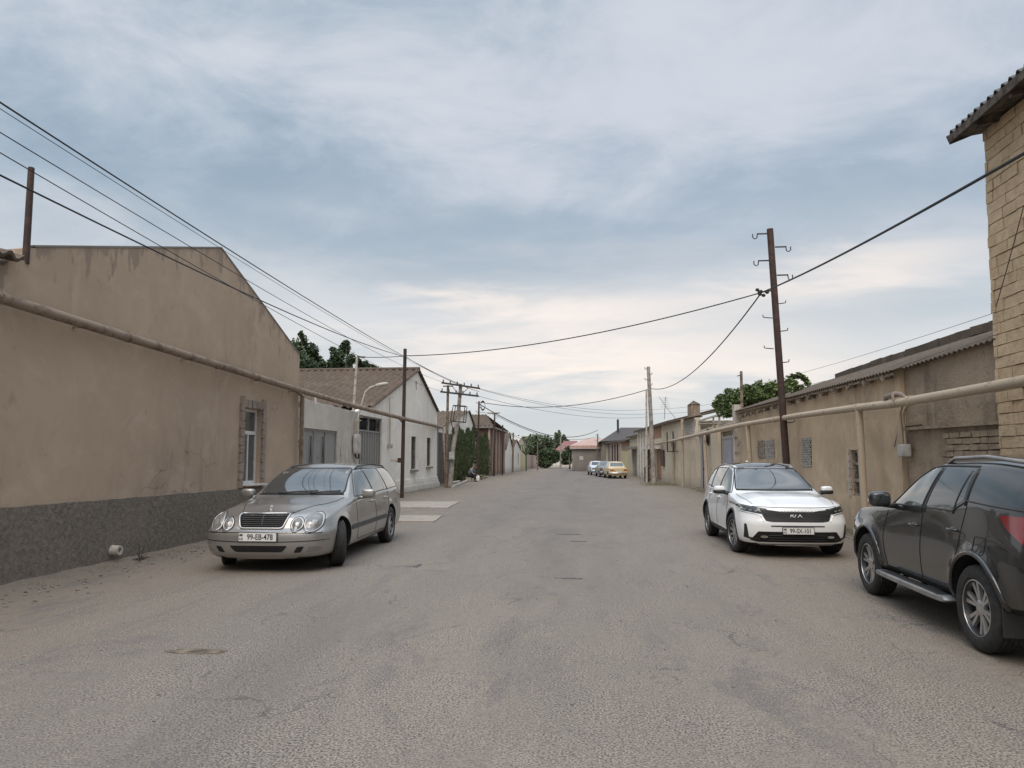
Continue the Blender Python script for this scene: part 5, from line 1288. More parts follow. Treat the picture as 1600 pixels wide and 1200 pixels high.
# tan house with slate roof
th = thing('tan_plaster_house', 'long low stained tan plaster house with grey sheet roof and barred windows', 'house', (6, 20, 0))
at6 = lambda px, py: yz(px, py, 6.0)
ez = 3.42
hs = [rect(at6(1210, 700)[0], at6(1196, 716)[1], at6(1196, 700)[0], at6(1196, 688)[1]), rect(at6(1268, 700)[0], at6(1260, 730)[1], at6(1252.5, 700)[0], at6(1260, 684)[1]), rect(at6(1347, 700)[0], at6(1338, 776)[1], at6(1328, 700)[0], at6(1338, 703)[1])]
wall([(14.3, 0), (28.4, 0), (28.4, 3.62)] + jagged((28.4, 3.62), (14.3, 3.44), .5, .005) + [(14.3, 3.44)], hs, (6.0, 0, 0), UY, -UX, .35).build('wall', 'tan', th)
wall(rect(0, 0, 6, 3.4), [], (6.3, 28.38, 0), UX, UY, .3).build('side_wall', 'tan', th)
o_ = [(11.06, 0), (14.3, 0), (14.3, 3.44)] + jagged((14.3, 3.44), (11.06, 3.50), .4, .01) + [(11.06, 3.50)]
wall(o_, [], (6.10, 0, 0), UY, -UX, .3).build('old_wall', 'tan2', th)
led = MB(); led.bar((6.06, 11.1, at6(1480, 667)[1]), (6.06, 14.2, at6(1420, 667)[1] - .03), .12, .05); led.build('ledge', 'tan2', th)
# relief of rough render + exposed blocks
bk = MB(); zr_ = [at6(1530, 672 + 10.5 * k)[1] for k in range(6)]
for k in range(5):
    y = 11.1 ; yend = 12.6 + random.uniform(-.15, .25)
    while y < yend: L = random.uniform(.22, .36); bk.box((6.09, y + L / 2, (zr_[k] + zr_[k + 1]) / 2), (.10, L - .02, abs(zr_[k] - zr_[k + 1]) - .018), jit=.008); y += L
bk.build('exposed_blocks', 'block2', th)
roof((5.78, 14.1, ez - .06), (5.78, 28.6, ez + .12), (8.4, 28.6, 4.42), (8.4, 14.1, 4.32), amp=.018, period=.16, th=.018).build('roof', 'slate', th, auto=60)
roof((5.98, 11.0, 3.44), (5.98, 14.1, 3.40), (8.4, 14.1, 4.32), (8.4, 11.0, 4.30), amp=.016, period=.16, th=.018).build('old_roof', 'slate', th, auto=60)
rk = MB(); y = 11.2
while y < 24: L = random.uniform(.5, .9); rk.box((8.38, y + L / 2, 4.40 + random.uniform(0, .02)), (.2, L - .02, .20), jit=.012); y += L
rk.build('ridge_blocks', 'slate', th)
rk = MB(); y = 14.6
while y < 28.4: rk.bar((5.80, y, ez - .16), (6.05, y, ez - .08), .10, .11); y += .95
rk.bar((5.86, 14.2, ez - .12), (5.86, 28.5, ez + .06), .03, .05); rk.build('rafter_ends', 'oldwood', th)
MB().box((6.5, 21, 1.6), (.02, 13, 3)).build('dark_interior', 'dark', th)
for k, h in enumerate(hs):
    (a, c), (b, d) = h[0], h[2]
    if a > b: a, b = b, a
    if k < 2:
        wn_ = wall(rect(a, c, b, d), [rect(a + .06, c + .06, b - .06, d - .06)], (6.03, 0, 0), UY, -UX, .05).build('window', 'oldwood', th)
        MB().box((6.12, (a + b) / 2, (c + d) / 2), (.01, b - a, d - c)).build('glass_pane', 'cglass', wn_)
        lt = MB(); n = int((b - a + d - c) / .13)
        for i in range(n):
            q = -(d - c) + i * .13
            for sgn in (0, 1):
                P0, P1 = (a + q, c), (a + q + (d - c), d)
                pts_ = []
                for t_ in [j / 24 for j in range(25)]:
                    yy, z2 = P0[0] + (P1[0] - P0[0]) * t_, P0[1] + (P1[1] - P0[1]) * t_
                    if sgn: z2 = c + d - z2
                    if a <= yy <= b: pts_.append((5.985, yy, z2))
                if len(pts_) > 1: lt.tube([pts_[0], pts_[-1]], .011, 4)
        lt.build('window_lattice', 'box_grey', wn_)
        if k == 0:
            MB().box((5.99, b + .55, (c + d) / 2), (.03, .95, d - c)).build('shutter', 'oldwood', th)
    else:
        fr = MB(); wd = wall(rect(a, c, b, d), [rect(a + .07, c + .07, (a + b) / 2 - .03, (c + d) / 2 - .2), rect((a + b) / 2 + .03, c + .07, b - .07, (c + d) / 2 - .2), rect(a + .07, (c + d) / 2 - .12, (a + b) / 2 - .03, d - .34), rect((a + b) / 2 + .03, (c + d) / 2 - .12, b - .07, d - .34), rect(a + .07, d - .28, b - .07, d - .06)], (6.06, 0, 0), UY, -UX, .06).build('old_window', 'oldwood', th)
        MB().box((6.11, (a + b) / 2, (c + d) / 2), (.01, b - a, d - c)).build('board_panel', 'darkwood', wd)
        sr = MB()
        for zz in [c + i * .16 for i in range(int((d - c) / .16) + 1)]: sr.box((5.985, a - .05 + random.uniform(-.02, .02), zz + .07), (.05, random.uniform(.06, .12), .14), jit=.01); sr.box((5.985, b + .04 + random.uniform(-.02, .02), zz + .07), (.05, random.uniform(.06, .1), .14), jit=.01)
        sr.build('broken_surround', 'white2', wd)
# right gas pipe
XP = 5.62
rp = thing('gas_pipe', 'thick tan gas pipe carried on posts in front of the right hand houses', 'pipe', (XP, 16, 2.8))
A6 = lambda px, py: on_x(px, py, XP)
pk_l = [A6(1640, 586), A6(1600, 595), A6(1500, 613), A6(1395, 631), A6(1340, 637), A6(1250, 649), A6(1158, 664), A6(1100, 677), on_x(1045, 690, 5.2)]
rads = [.078, .078, .078, .080, .078, .076, .085, .09, .09]
MB().tube(pk_l[:5], rads[:5], 12).build('pipe', 'pipe_tan', rp, auto=50)
MB().tube(pk_l[4:], rads[4:], 12).build('pipe', 'pipe_tan', rp, auto=50)
far_p = [pk_l[-1], on_x(1000, 697, 4.6), on_x(960, 703, 3.2), on_x(925, 709, 2.0)]
MB().tube(far_p, .07, 8).build('pipe', 'pipe_tan', rp, auto=50)
j = MB()
for q in (pk_l[4], A6(1422, 626), A6(1212, 655)): j.tube([q - UY * .06, q + UY * .06], .092, 12)
j.build('pipe_coupling', 'pipe_tan', rp)
for (tx, ty), (bx, by) in (((1342, 640), (1352, 790)), ((1168, 663), (1176, 770))):
    a, b = on_x(tx, ty, XP), on_x(bx, by, XP)
    MB().tube([a, (b.x, b.y, 0)], .072 if tx > 1300 else .08, 12).build('pipe_post', 'pipe_tan', rp, auto=50)
for (tx, ty), (bx, by) in (((1100, 678), (1106, 762)), ((1066, 655), (1067, 760)), ((1053, 690), (1053, 757))):
    X_ = 5.75 if tx > 1090 else 5.45
    a, b = on_x(tx, ty, X_), on_x(bx, by, X_); MB().tube([a, (b.x, b.y, 0)], .085, 10).build('pipe_post', 'pipe_tan', rp, auto=50)
# rag wrap on the pipe and meter with two risers
rg = MB(); q = A6(1398, 628); random.seed(3)
rg.tube([q + V((0, .45, .02)), q + V((-.02, .3, .12)), q + V((.02, .05, .14)), q + V((0, -.25, .12)), q + V((.02, -.5, .02))], [.02, .05, .06, .045, .02], 8)
rg.tube([q + V((0, .0, .16)), q + V((-.07, -.1, .1)), q + V((-.08, -.2, -.08))], [.02, .03, .012], 6)
tag(rg.build('cloth_wrap', 'stone_trim', smooth=True), 'dusty rag wrapped over the tan pipe above the thin meter risers', 'rag')
gm = thing('gas_meter', 'pale gas meter box with two thin risers on the tan wall', 'meter', tuple(on_x(1413, 704, 6.02)))
c_ = on_x(1413, 704, 5.95); superbox(c_, (.09, .105, .12), .25).build('case', 'box_grey', gm, auto=40)
for dx_, px_ in ((-.05, 1411), (.06, 1419)):
    t_ = on_x(px_, 632, 5.8); MB().tube([t_, (5.93, c_.y - dx_ * 1.2, t_.z - .15), (5.95, c_.y - dx_, c_.z + .1)], .022, 8).build('riser', 'pipe_tan', gm, auto=50)
MB().tube([on_x(1398, 698, 6.0), on_x(1405, 668, 6.02), on_x(1440, 664, 6.04)], .014, 6).build('cable', 'rust', gm)
# rusty leaning pole with hooks
YP = 21.0
pb_, pt_ = on_y(1230, 740, YP), on_y(1203, 358, YP); dirp = (pt_ - pb_).normalized(); pb0 = pb_ - dirp * (pb_.z / dirp.z)
lp2 = thing('steel_pole', 'leaning rust red steel pole with bent insulator hooks behind the white car', 'utility pole', tuple(pb0))
MB().tube([pb0, pt_], [.105, .095], 12).build('shaft', 'rust', lp2, auto=50)
for (x0, y0, sg) in ((1203, 365, -1), (1208, 386, 1), (1205, 407, -1), (1211, 430, 1)):
    a = on_y(x0 + sg * 3, y0, YP); hk = MB(); hk.tube([a, a + V((sg * .32, 0, .0))], .022, 6); e_ = a + V((sg * .34, 0, 0)); hk.tube([e_ + V((sg * .10, 0, .0)), e_ + V((sg * .10, 0, -.10)), e_ + V((sg * .04, 0, -.15)), e_ + V((sg * -.02, 0, -.12)), e_ + V((-sg * .03, 0, -.02))], .016, 6); hk.build('insulator_hook', 'darkmetal', lp2)
for (x0, y0, sg) in ((1213, 475, 1), (1207, 497, -1), (1216, 518, 1), (1209, 545, -1), (1218, 567, 1), (1226, 661, 1)):
    a = on_y(x0, y0, YP); hk = MB(); hk.tube([a, a + V((sg * .20, 0, .02)), a + V((sg * .26, 0, .03)), a + V((sg * .27, 0, .10))], .014, 6); hk.build('hook', 'darkmetal', lp2)
cn = MB(); a = on_y(1192, 456, YP)
for k in range(6): cn.ell(a + V((random.uniform(-.16, .12), 0, random.uniform(-.12, .1))), (.06, .05, .05), 8, 6)
cn.bar(a, a + V((.3, 0, .04)), .04, .04); cn.build('cable_clamp', 'wire', lp2)
# gate complex
gy = R0
gw = thing('gate_wall', 'cream block wall holding the lilac grey gates beyond the tan house', 'wall', (6, 34, 0))
u0, u1 = 28.42, 40.6
bgA, bgB = at6(1156.5, 700)[0], at6(1127, 700)[0]; sgA, sgB = at6(1100, 700)[0], at6(1091.5, 700)[0]
wtop = at6(1115, 671)[1]; bz = at6(1140, 672)[1]
wall([(u0, 0), (u1, 0), (u1, wtop + .05), (u0, wtop + .05)], [rect(bgA, -.01, bgB, bz), rect(sgA, -.01, sgB, wtop - .12)], (6.0, 0, 0), UY, -UX, .3).build('wall', 'cream', gw)
MB().box((5.9, 28.7, 1.9), (.3, .32, 3.8)).build('pillar', 'pipe_white', gw)
MB().box((5.93, bgB + .15, 1.6), (.2, .3, 3.2)).build('pillar', 'cream', gw)
bg_ = thing('yard_gate', 'wide lilac grey panelled double gate between cream pillars', 'gate', (6.1, (bgA + bgB) / 2, 0))
ym_ = (bgA + bgB) / 2
for a, b in ((bgA + .03, ym_ - .02), (ym_ + .02, bgB - .03)):
    lf = wall(rect(a, .06, b, bz - .25), [], (6.08, 0, 0), UY, -UX, .04).build('gate_leaf', 'lilac_gate', bg_)
    rb = MB()
    for y in (a + .04, b - .04): rb.box((6.065, y, bz / 2 - .1), (.04, .07, bz - .32))
    for z in (.12, 1.5, bz - .30): rb.box((6.066, (a + b) / 2, z), (.036, b - a - .02, .07))
    rb.build('gate_frame', 'lilac_gate', lf)
sc = MB()
for k in range(9): y = bgA + (bgB - bgA) * (k + .5) / 9; sc.tube([(6.07, y + math.cos(q) * .14, bz - .12 + math.sin(q) * .09) for q in [i * .8 for i in range(8)]], .014, 5, closed=True)
sc.build('scrollwork', 'darkmetal', bg_)
dg = thing('door', 'tall narrow lilac door behind a pale pipe post', 'door', (6.1, (sgA + sgB) / 2, 0))
lf = wall(rect(sgA + .02, .04, sgB - .02, wtop - .16), [], (6.10, 0, 0), UY, -UX, .05).build('leaf', 'lilac_gate', dg)
MB().box((6.09, (sgA + sgB) / 2 , 1.5), (.05, .06, 2.9)).build('seam', 'darkmetal', dg); MB().ell((6.04, sgA + .35, 1.1), (.03, .05, .05), 8, 6).build('handle', 'darkmetal', dg)
pg = thing('pergola_frame', 'white steel pergola frame standing over the lilac gates', 'pergola', (6.2, 33, 3.2))
T = lambda px, py, X: on_x(px, py, X)
pp = MB(); A_, B_, C_, D_ = T(1090, 657, 6.1), T(1122, 645, 6.1), T(1157, 655, 6.1), T(1092, 671, 6.1)
ends = [T(1090, 657, 6.1), T(1122, 644, 7.2), T(1122, 645, 7.2), T(1140, 644, 8)]
yA, yB, yC = on_x(1091, 660, 6.1).y, on_x(1122, 650, 6.1).y, on_x(1157, 660, 6.1).y
zl, zh = wtop + .12, wtop + .95
zc_ = at6(1122, 647)[1]
for y, zt_ in ((yA, at6(1090, 657)[1]), (on_x(1113, 660, 6.1).y, at6(1113, 650)[1]), (yB, zc_)):
    pp.bar((6.15, y, wtop), (6.15, y, zt_), .09, .09)
    pp.bar((6.15, y, zt_), (8.6, y, zt_), .06, .06); pp.bar((8.6, y, wtop), (8.6, y, zt_), .07, .07)
pp.bar((6.15, yA, at6(1090, 657)[1]), (6.15, yB, zc_), .08, .08)
pp.bar((6.15, yA, wtop + .1), (6.15, on_x(1112, 660, 6.1).y, wtop + .15), .08, .08)
pp.bar((6.15, yB, wtop + .1), (6.15, yC, at6(1157, 655)[1]), .08, .08)
pp.bar((8.6, yA, zc_), (8.6, yC, zc_), .07, .07); pp.bar((6.15, yA, at6(1100, 658)[1]), (6.15, yC + 2, at6(1140, 660)[1]), .05, .05)
pp.build('frame', 'pipe_white', pg)
# wall coil and lattice
cy2 = T(1106, 683, 5.93); cc = MB()
for k in range(5): cc.tube([cy2 + V((-.02 * k, math.cos(a) * (.36 - .05 * k), math.sin(a) * (.42 - .06 * k))) for a in [i * math.pi / 9 for i in range(18)]], .02, 5, closed=True)
tag(cc.build('cable_coil', 'wire'), 'coil of dark cable hung on the cream wall by the narrow lilac door', 'cable')
# segments beyond
PA, PB, PC, PD = V((6.0, 40.5)), ground_at(1053, 757).xy, ground_at(996, 745.5).xy, ground_at(936, 736).xy
S1, S2, S3 = Seg(PA, PB), Seg(PB, PC), Seg(PC, PD)
def roof_on(sg, u0, u1, z, depth, rise, mat, t, over=.3, nm='roof', uo=0.):
    roof(sg.P(u0 - uo, z, over), sg.P(u1 + uo, z, over), sg.P(u1 + uo, z + rise, -depth), sg.P(u0 - uo, z + rise, -depth), amp=.035, period=.24, th=.03).build(nm, mat, t, auto=60)
a = S1.at(1088, 660)[0]; t = thing('cream_house', 'cream house with a stubby square chimney and a grey lattice panel', 'house', tuple(S1.P(3, 0)))
top1 = S1.at(1070, 656)[1]
S1.wall(rect(0, 0, S1.L, top1)).build('wall', 'cream', t)
roof_on(S1, 0, S1.L, top1 + .02, 4.5, 1.1, 'slate', t)
u, z = S1.at(1075, 664); cm = MB(); S1.box(cm, u - .5, top1 - .3, u + .5, top1 + .85, -.35, .5); cm.build('chimney', 'tan2', t)
cm = MB(); q = S1.P(u, top1 + .85, -.35); cm.add([q + V((-.3, -.55, 0)), q + V((.3, -.55, 0)), q + V((.3, .55, 0)), q + V((-.3, .55, 0)), q + UZ * .25], [(0, 1, 4), (1, 2, 4), (2, 3, 4), (3, 0, 4), (3, 2, 1, 0)]); cm.build('chimney_cap', 'slate', t)
lt = MB(); u0, u1 = S1.at(1089, 670)[0], S1.at(1068, 670)[0]; zl = S1.at(1078, 686)[1]
for i in range(16):
    for s_ in (0, 1):
        f = i / 15; a_, b_ = S1.P(u0 + (u1 - u0) * f, zl if s_ else top1 - .1, .03), S1.P(u0 + (u1 - u0) * min(1, f + .25), top1 - .1 if s_ else zl, .03); lt.tube([a_, b_], .02, 4)
lt.build('lattice_panel', 'box_grey', t)
u, z = S1.at(1054.5, 692); hp = thing('wall_frame', 'small square steel frame with a tangle of wires on the cream wall', 'bracket', tuple(S1.P(u, z)))
f_ = MB(); f_.tube([S1.P(u - .9, z + .7, .3), S1.P(u - .9, z - .55, .3), S1.P(u + .9, z - .55, .3), S1.P(u + .9, z + .7, .3)], .04, 6); f_.bar(S1.P(u - .9, z - .55, .3), S1.P(u - .9, z - .55, 0), .05, .05); f_.bar(S1.P(u + .9, z - .55, .3), S1.P(u + .9, z - .55, 0), .05, .05); f_.build('frame', 'darkmetal', hp)
f_ = MB()
for k in range(6): f_.tube([S1.P(u + random.uniform(-.7, .7), z + random.uniform(-.4, .5), .15) for _ in range(5)], .02, 5)
f_.build('wires', 'box_grey', hp)
# second segment: shop with awning, grey doorway
def unit(seg, pxa, pxb, ztop_px, mat, name, label, rmat='slate', holes=[], cat='house', rise=1.2, depth=4.5, ov=.35, rf=True):
    ua, ub = seg.at(pxa, 700)[0], seg.at(pxb, 700)[0]; zt = seg.at((pxa + pxb) / 2, ztop_px)[1]
    t = thing(name, label, cat, tuple(seg.P((ua + ub) / 2, 0)))
    H_ = [rect(seg.at(a, 722)[0], seg.at((a + b) / 2, d)[1], seg.at(b, 722)[0], seg.at((a + b) / 2, c)[1]) for a, b, c, d in holes]
    seg.wall(rect(ua, 0, ub, zt), [[(p[0], max(.02, p[1])) for p in h] for h in H_]).build('wall', mat, t)
    wall(rect(0, 0, depth, zt), [], seg.P(ub - .02, 0, -.3), -seg.N, seg.U, .2).build('side_wall', mat, t)
    wall(rect(0, 0, depth, zt), [], seg.P(ua + .02, 0, -.3), -seg.N, -seg.U, .2).build('side_wall', mat, t)
    if rf:
        roof_on(seg, ua, ub, zt + .02, depth, rise, rmat, t, over=ov)
        fa = MB(); fa.bar(seg.P(ua, zt - .06, ov - .02), seg.P(ub, zt - .06, ov - .02), .03, .12); fa.build('fascia', 'darkwood', t)
    if H_:
        mb = MB(); seg.box(mb, ua + .3, .02, ub - .3, zt - .2, -.36, .02); mb.build('dark_interior', 'dark', t)
    return t, ua, ub, zt, H_
M['shop_fascia'] = plain('shop_fascia', (.62, .58, .54), .6)
t, ua, ub, zt, H_ = unit(S2, 1052, 1011, 664, 'cream', 'corner_shop', 'small cream shop with white awning, orange door and dark open shutters', holes=[(1032, 1026, 706, 742), (1022, 1018, 704, 726)], cat='shop')
mb = MB(); u0, u1 = S2.at(1036, 722)[0], S2.at(1013, 722)[0]; z0, z1 = S2.at(1025, 702)[1], S2.at(1025, 697)[1]; S2.box(mb, u0, z0, u1, z1, .35, .7); mb.build('awning', 'shop_fascia', t)
mb = MB(); S2.box(mb, S2.at(1033, 722)[0], .25, S2.at(1028, 722)[0], S2.at(1030, 703)[1], .03, .06); mb.build('door', 'orange', t)
for a, b in ((1039, 1035.5), (1018.5, 1016), (1014, 1011.5)):
    mb = MB(); S2.box(mb, S2.at(a, 722)[0], S2.at(a, 728)[1], S2.at(b, 722)[0], S2.at(a, 703)[1], .08, .12); mb.build('shutter', 'darkwood', t)
mb = MB(); S2.box(mb, S2.at(1034, 722)[0], S2.at(1030, 684)[1], S2.at(1022, 722)[0], zt - .1, .02, .04); mb.build('orange_panel', 'orange', t)
t, ua, ub, zt, H_ = unit(S2, 1011, 996.2, 672, 'white', 'pale_house', 'pale plastered house front with thin downpipes beside the grey doorway', rise=1.0)
mb = MB()
for px_ in (1008, 1004, 1000): q = S2.at(px_, 722)[0]; mb.tube([S2.P(q, 0, .08), S2.P(q, zt - .3, .08)], .05, 6)
mb.build('downpipe', 'pipe_white', t)
t, ua, ub, zt, H_ = unit(S3, 996, 984, 682, 'cream', 'doorway_house', 'cream house front with a tall grey doorway behind the yellow car', holes=[(995, 988, 703, 745)])
mb = MB(); h = H_[0]; S3.box(mb, h[0][0], h[0][1], h[2][0] - .8, h[2][1], -.08, .05); mb.build('door', 'grey_wall', t)
mb = MB(); S3.box(mb, h[0][0] - .5, h[2][1] + .1, h[2][0] + .4, h[2][1] + .3, .25, .6); mb.build('canopy', 'grey_wall', t)
t, ua, ub, zt, H_ = unit(S3, 984, 970, 689, 'yellow', 'yellow_house', 'pale yellow house front behind the old parked cars', 'slate', rise=1.0)
mb = MB(); S3.box(mb, ua + .4, zt - .9, ua + (ub - ua) * .8, zt - .1, .03, .05); mb.build('orange_panel', 'orange', t)
mb = MB(); S3.box(mb, (ua + ub) / 2 + 2, 0, (ua + ub) / 2 + 2.4, zt, .05, .12); mb.build('pilaster', 'cream', t)
t, ua, ub, zt, H_ = unit(S3, 970, 953, 690, 'pinkw', 'pinkish_house', 'pinkish house front beyond the yellow one, below the big dark roof', 'slate', rise=.8)
mb = MB()
for px_ in (966, 962, 958): q = S3.at(px_, 722)[0]; mb.tube([S3.P(q, 0, .08), S3.P(q, zt - .3, .08)], .06, 6)
mb.build('downpipe', 'darkmetal', t)
t, ua, ub, zt, H_ = unit(S3, 953, 936.5, 693, 'grey_wall', 'cement_house', 'farthest cement house front of the right row with thin pale pilasters', 'slate', rise=.8)
mb = MB()
for px_ in (950, 946, 942, 938): q = S3.at(px_, 722)[0]; mb.box(S3.P(q, zt / 2, .05), (.3, .3, zt - .3))
mb.build('pilaster', 'cream', t)
# big dark roof behind
dr_ = thing('dark_roofed_house', 'house with a big dark brown hipped roof behind the right row', 'house', (10, 85, 0))
Y = 84; A1, A2, A3, A4 = on_y(936, 690, Y), on_y(970, 668, Y + 6), on_y(1004, 668, Y + 6), on_y(1022, 684, Y)
mb = MB(); back = V((0, 14, 0)); mb.add([A1, A4, A3, A2, A1 + back, A4 + back], [(0, 1, 2, 3), (0, 3, 4), (1, 5, 2), (3, 2, 5, 4), (0, 4, 5, 1)]); mb.build('roof', 'dark_roof', dr_)
mb = MB(); mb.add([A1 + V((.4, .4, 0)), A4 + V((-.4, .4, 0)), A4 + V((-.4, 13, 0)), A1 + V((.4, 13, 0))] + [V((p.x, p.y, 0)) for p in (A1 + V((.4, .4, 0)), A4 + V((-.4, .4, 0)), A4 + V((-.4, 13, 0)), A1 + V((.4, 13, 0)))], [(0, 1, 5, 4), (1, 2, 6, 5), (2, 3, 7, 6), (3, 0, 4, 7)]); mb.build('wall', 'grey_wall', dr_)
q = on_y(965.5, 668, Y + 4); MB().box(q, (.26, .3, 2.0)).build('chimney', 'darkmetal', dr_)
# house with salmon roof closing the street
sh = thing('salmon_roofed_house', 'house with a salmon sheet roof and cement wall closing the far street', 'house', tuple(ground_at(910, 736)))
Y = 92.; xa, xb = on_y(894, 730, Y).x, on_y(938, 730, Y).x; zt = on_y(915, 702.5, Y).z; ztop = on_y(915, 689, Y).z
MB().box(((xa + xb) / 2, Y + 6, zt / 2), (xb - xa, 12, zt)).build('wall', 'grey_wall', sh)
mb = MB(); x0, x1 = xa - .3, xb + .4; z0 = zt + .05; zm = z0 + (ztop - z0) * .45
mb.add([(x0, Y - .3, z0), (x1, Y - .3, z0), (x1, Y - .3, zm), (x0, Y - .3, zm), (x0 + 2.2, Y + 6, ztop + .5), (x1, Y + 6, ztop + .5), (x0, Y + 12, zm), (x1, Y + 12, zm), (x0, Y + 12, z0), (x1, Y + 12, z0)], [(0, 1, 2, 3), (3, 2, 5, 4), (3, 4, 6), (2, 7, 5), (4, 5, 7, 6), (0, 3, 6, 8), (1, 9, 7, 2), (0, 8, 9, 1)]); mb.build('roof', 'salmon', sh)
MB().box(((xa + xb) / 2, Y - .32, z0 + .1), (xb - xa + .6, .06, .08)).build('gutter', 'lamp_white', sh)
MB().box((xa + 1.2, Y - .02, 1.7), (.5, .05, .5)).build('round_sign', 'lamp_white', sh)
rr_ = thing('red_roofed_house', 'distant house with a dull red sheet roof behind the street trees', 'house', (-7, 150, 0))
Y = 150; a, b = on_y(866, 704, Y), on_y(912, 704, Y); tz = on_y(885, 688, Y).z
mb = MB(); mb.add([(a.x, Y, a.z), (b.x, Y, a.z), (b.x - 1.5, Y + 5, tz), (a.x + 2, Y + 5, tz), (a.x, Y + 10, a.z), (b.x, Y + 10, a.z)], [(0, 1, 2, 3), (0, 3, 4), (1, 5, 2), (3, 2, 5, 4), (0, 4, 5, 1)]); mb.build('roof', 'red_roof', rr_)
MB().box(((a.x + b.x) / 2, Y + 5, a.z / 2), (b.x - a.x - 1, 9, a.z)).build('wall', 'cream', rr_)
ww = MB(); a, b = ground_at(858, 730), ground_at(893, 731); ww.box(((a.x + b.x) / 2, 137, .9), (abs(b.x - a.x) + 1, .3, 1.8)); tag(ww.build('yard_wall', 'white'), 'low pale yard wall across the far end of the street', 'wall')
# corner fence before the shop
fe = thing('iron_fence', 'low black iron fence with ornamental scroll panel before the shop', 'fence', tuple(ground_at(1010, 753)))
fa, fb_, fc = ground_at(1008.5, 753), ground_at(1013.5, 753), ground_at(1034, 750); mb = MB()
for p in (fa, fb_): mb.tube([p, p + UZ * 1.05], .07, 8)
mb.build('post', 'darkmetal', fe)
mb = MB(); mb.tube([fa + UZ * .98, fc + UZ * 1.15], .05, 6); mb.tube([fb_ + UZ * .12, fc + UZ * .2], .03, 6)
for k in range(9): q = fb_.lerp(fc, (k + 1) / 9); mb.tube([q + UZ * .1, q + UZ * 1.1], .022, 5)
mb.build('rail', 'darkmetal', fe)
mb = MB()
for k in range(7):
    q = fb_.lerp(fc, (k + .5) / 8) + UZ * random.uniform(.35, .8); u_ = (fc - fb_).normalized()
    mb.tube([q + u_ * math.cos(s_) * .16 * (1 - s_ / 12) + UZ * math.sin(s_) * .2 * (1 - s_ / 12) for s_ in [i * .6 for i in range(16)]], .016, 5)
mb.build('scrollwork', 'lamp_white', fe)
# leaning pale pole and companion, plus others
def add_insul(t, top, n=3, mat='darkmetal'):
    mb = MB()
    for k in range(n): s_ = 1 if k % 2 else -1; q = V(top) - UZ * (.15 + .35 * k); mb.tube([q, q + V((s_ * .22, 0, 0)), q + V((s_ * .24, 0, .12))], .022, 5)
    mb.build('insulator', mat, t)
b = ground_at(1022, 757); tp = on_y(1013, 573, b.y); t = pole('concrete_utility_pole', 'leaning pale pole by the iron fence carrying the cable junction', b, tp, .16, .11, 'conc'); add_insul(t, tp, 4)
b = ground_at(1010.5, 755); tp = on_y(1010, 610, b.y); t = pole('pipe_pole', 'thin straight pale pole just left of the leaning pale pole', b, tp, .075, .06, 'pipe_white')
q = on_y(1158, 580, 29.2); t = pole('roof_mast', 'thin mast with a small hook above the eave end of the tan house', (q.x, 29.2, 0), q, .06, .055, 'wood_pole', cat='mast'); mb = MB(); mb.tube([q - UZ * .15, q + V((-.16, 0, -.2))], .02, 5); mb.build('hook', 'darkmetal', t)
for nm, label, (bx, by), (tx, ty), r_, mt in (
    ('steel_pole', 'red brown pole with coiled cables rising through the cypresses', (745.5, 749.5), (748.5, 627), .085, 'rust'),
    ('steel_pole', 'dark rusty pole at the near end of the red brown building', (771.5, 744), (773, 645), .085, 'rust'),
    ('steel_pole', 'dark rusty pole at the far end of the red brown building', (785, 742.5), (785.5, 664), .085, 'rust'),
    ('timber_pole', 'grey pole before the farther pale gabled houses', (801, 738), (802, 676), .12, 'wood_pole'),
    ('timber_pole', 'distant thin pole before the pinkish yard wall', (840, 735), (840, 690), .09, 'wood_pole'),
    ('concrete_utility_pole', 'distant pale pole standing between the two dark street trees', (876, 732), (876, 682), .16, 'conc'),
    ('timber_pole', 'thin pole with crossbars at the corner of the far cement house', (933, 738), (934, 678), .09, 'wood_pole')):
    b = ground_at(bx, by); tp = on_y(tx, ty, b.y); t = pole(nm, label, b, tp, r_, r_ * .8, mt); add_insul(t, tp, 3)
    if tx == 748.5:
        mb = MB()
        for k in range(5): mb.tube([tp + V((.3 + math.cos(a) * .18, 0, -.35 + math.sin(a) * (.28 + .03 * k))) for a in [i * math.pi / 6 for i in range(12)]], .018, 5, closed=True)
        mb.build('cable_coil', 'wire', t)
        c0 = on_y(750, 645, b.y); c1 = on_y(771, 645, b.y); MB().tube([tp - UZ * .9, c0 + V((.3, 0, .05)), c1 - V((.6, 0, 0))], .03, 6).build('lamp_arm', 'lamp_white', t); superbox(c1, (.55, .16, .08), .7).build('lamp_head', 'lamp_white', t, auto=50)
    if tx == 802:
        c1 = on_y(794, 679, b.y); superbox(c1, (.6, .16, .09), .7).build('lamp_head', 'lamp_white', t, auto=50); MB().tube([tp - UZ * .5, c1], .03, 6).build('lamp_arm', 'lamp_white', t)
t = thing('tv_aerial', 'slim television aerial on the roof left of the stubby chimney', 'aerial', tuple(on_y(1039, 655, 50)))
mb = MB(); a, b = on_y(1038, 655, 50), on_y(1040, 620, 50); mb.tube([a, b], .03, 6)
for k in range(5): q = a.lerp(b, .55 + k * .1); mb.tube([q - V((.35 - k * .05, 0, 0)), q + V((.35 - k * .05, 0, 0))], .014, 4)
mb.build('mast', 'box_grey', t)
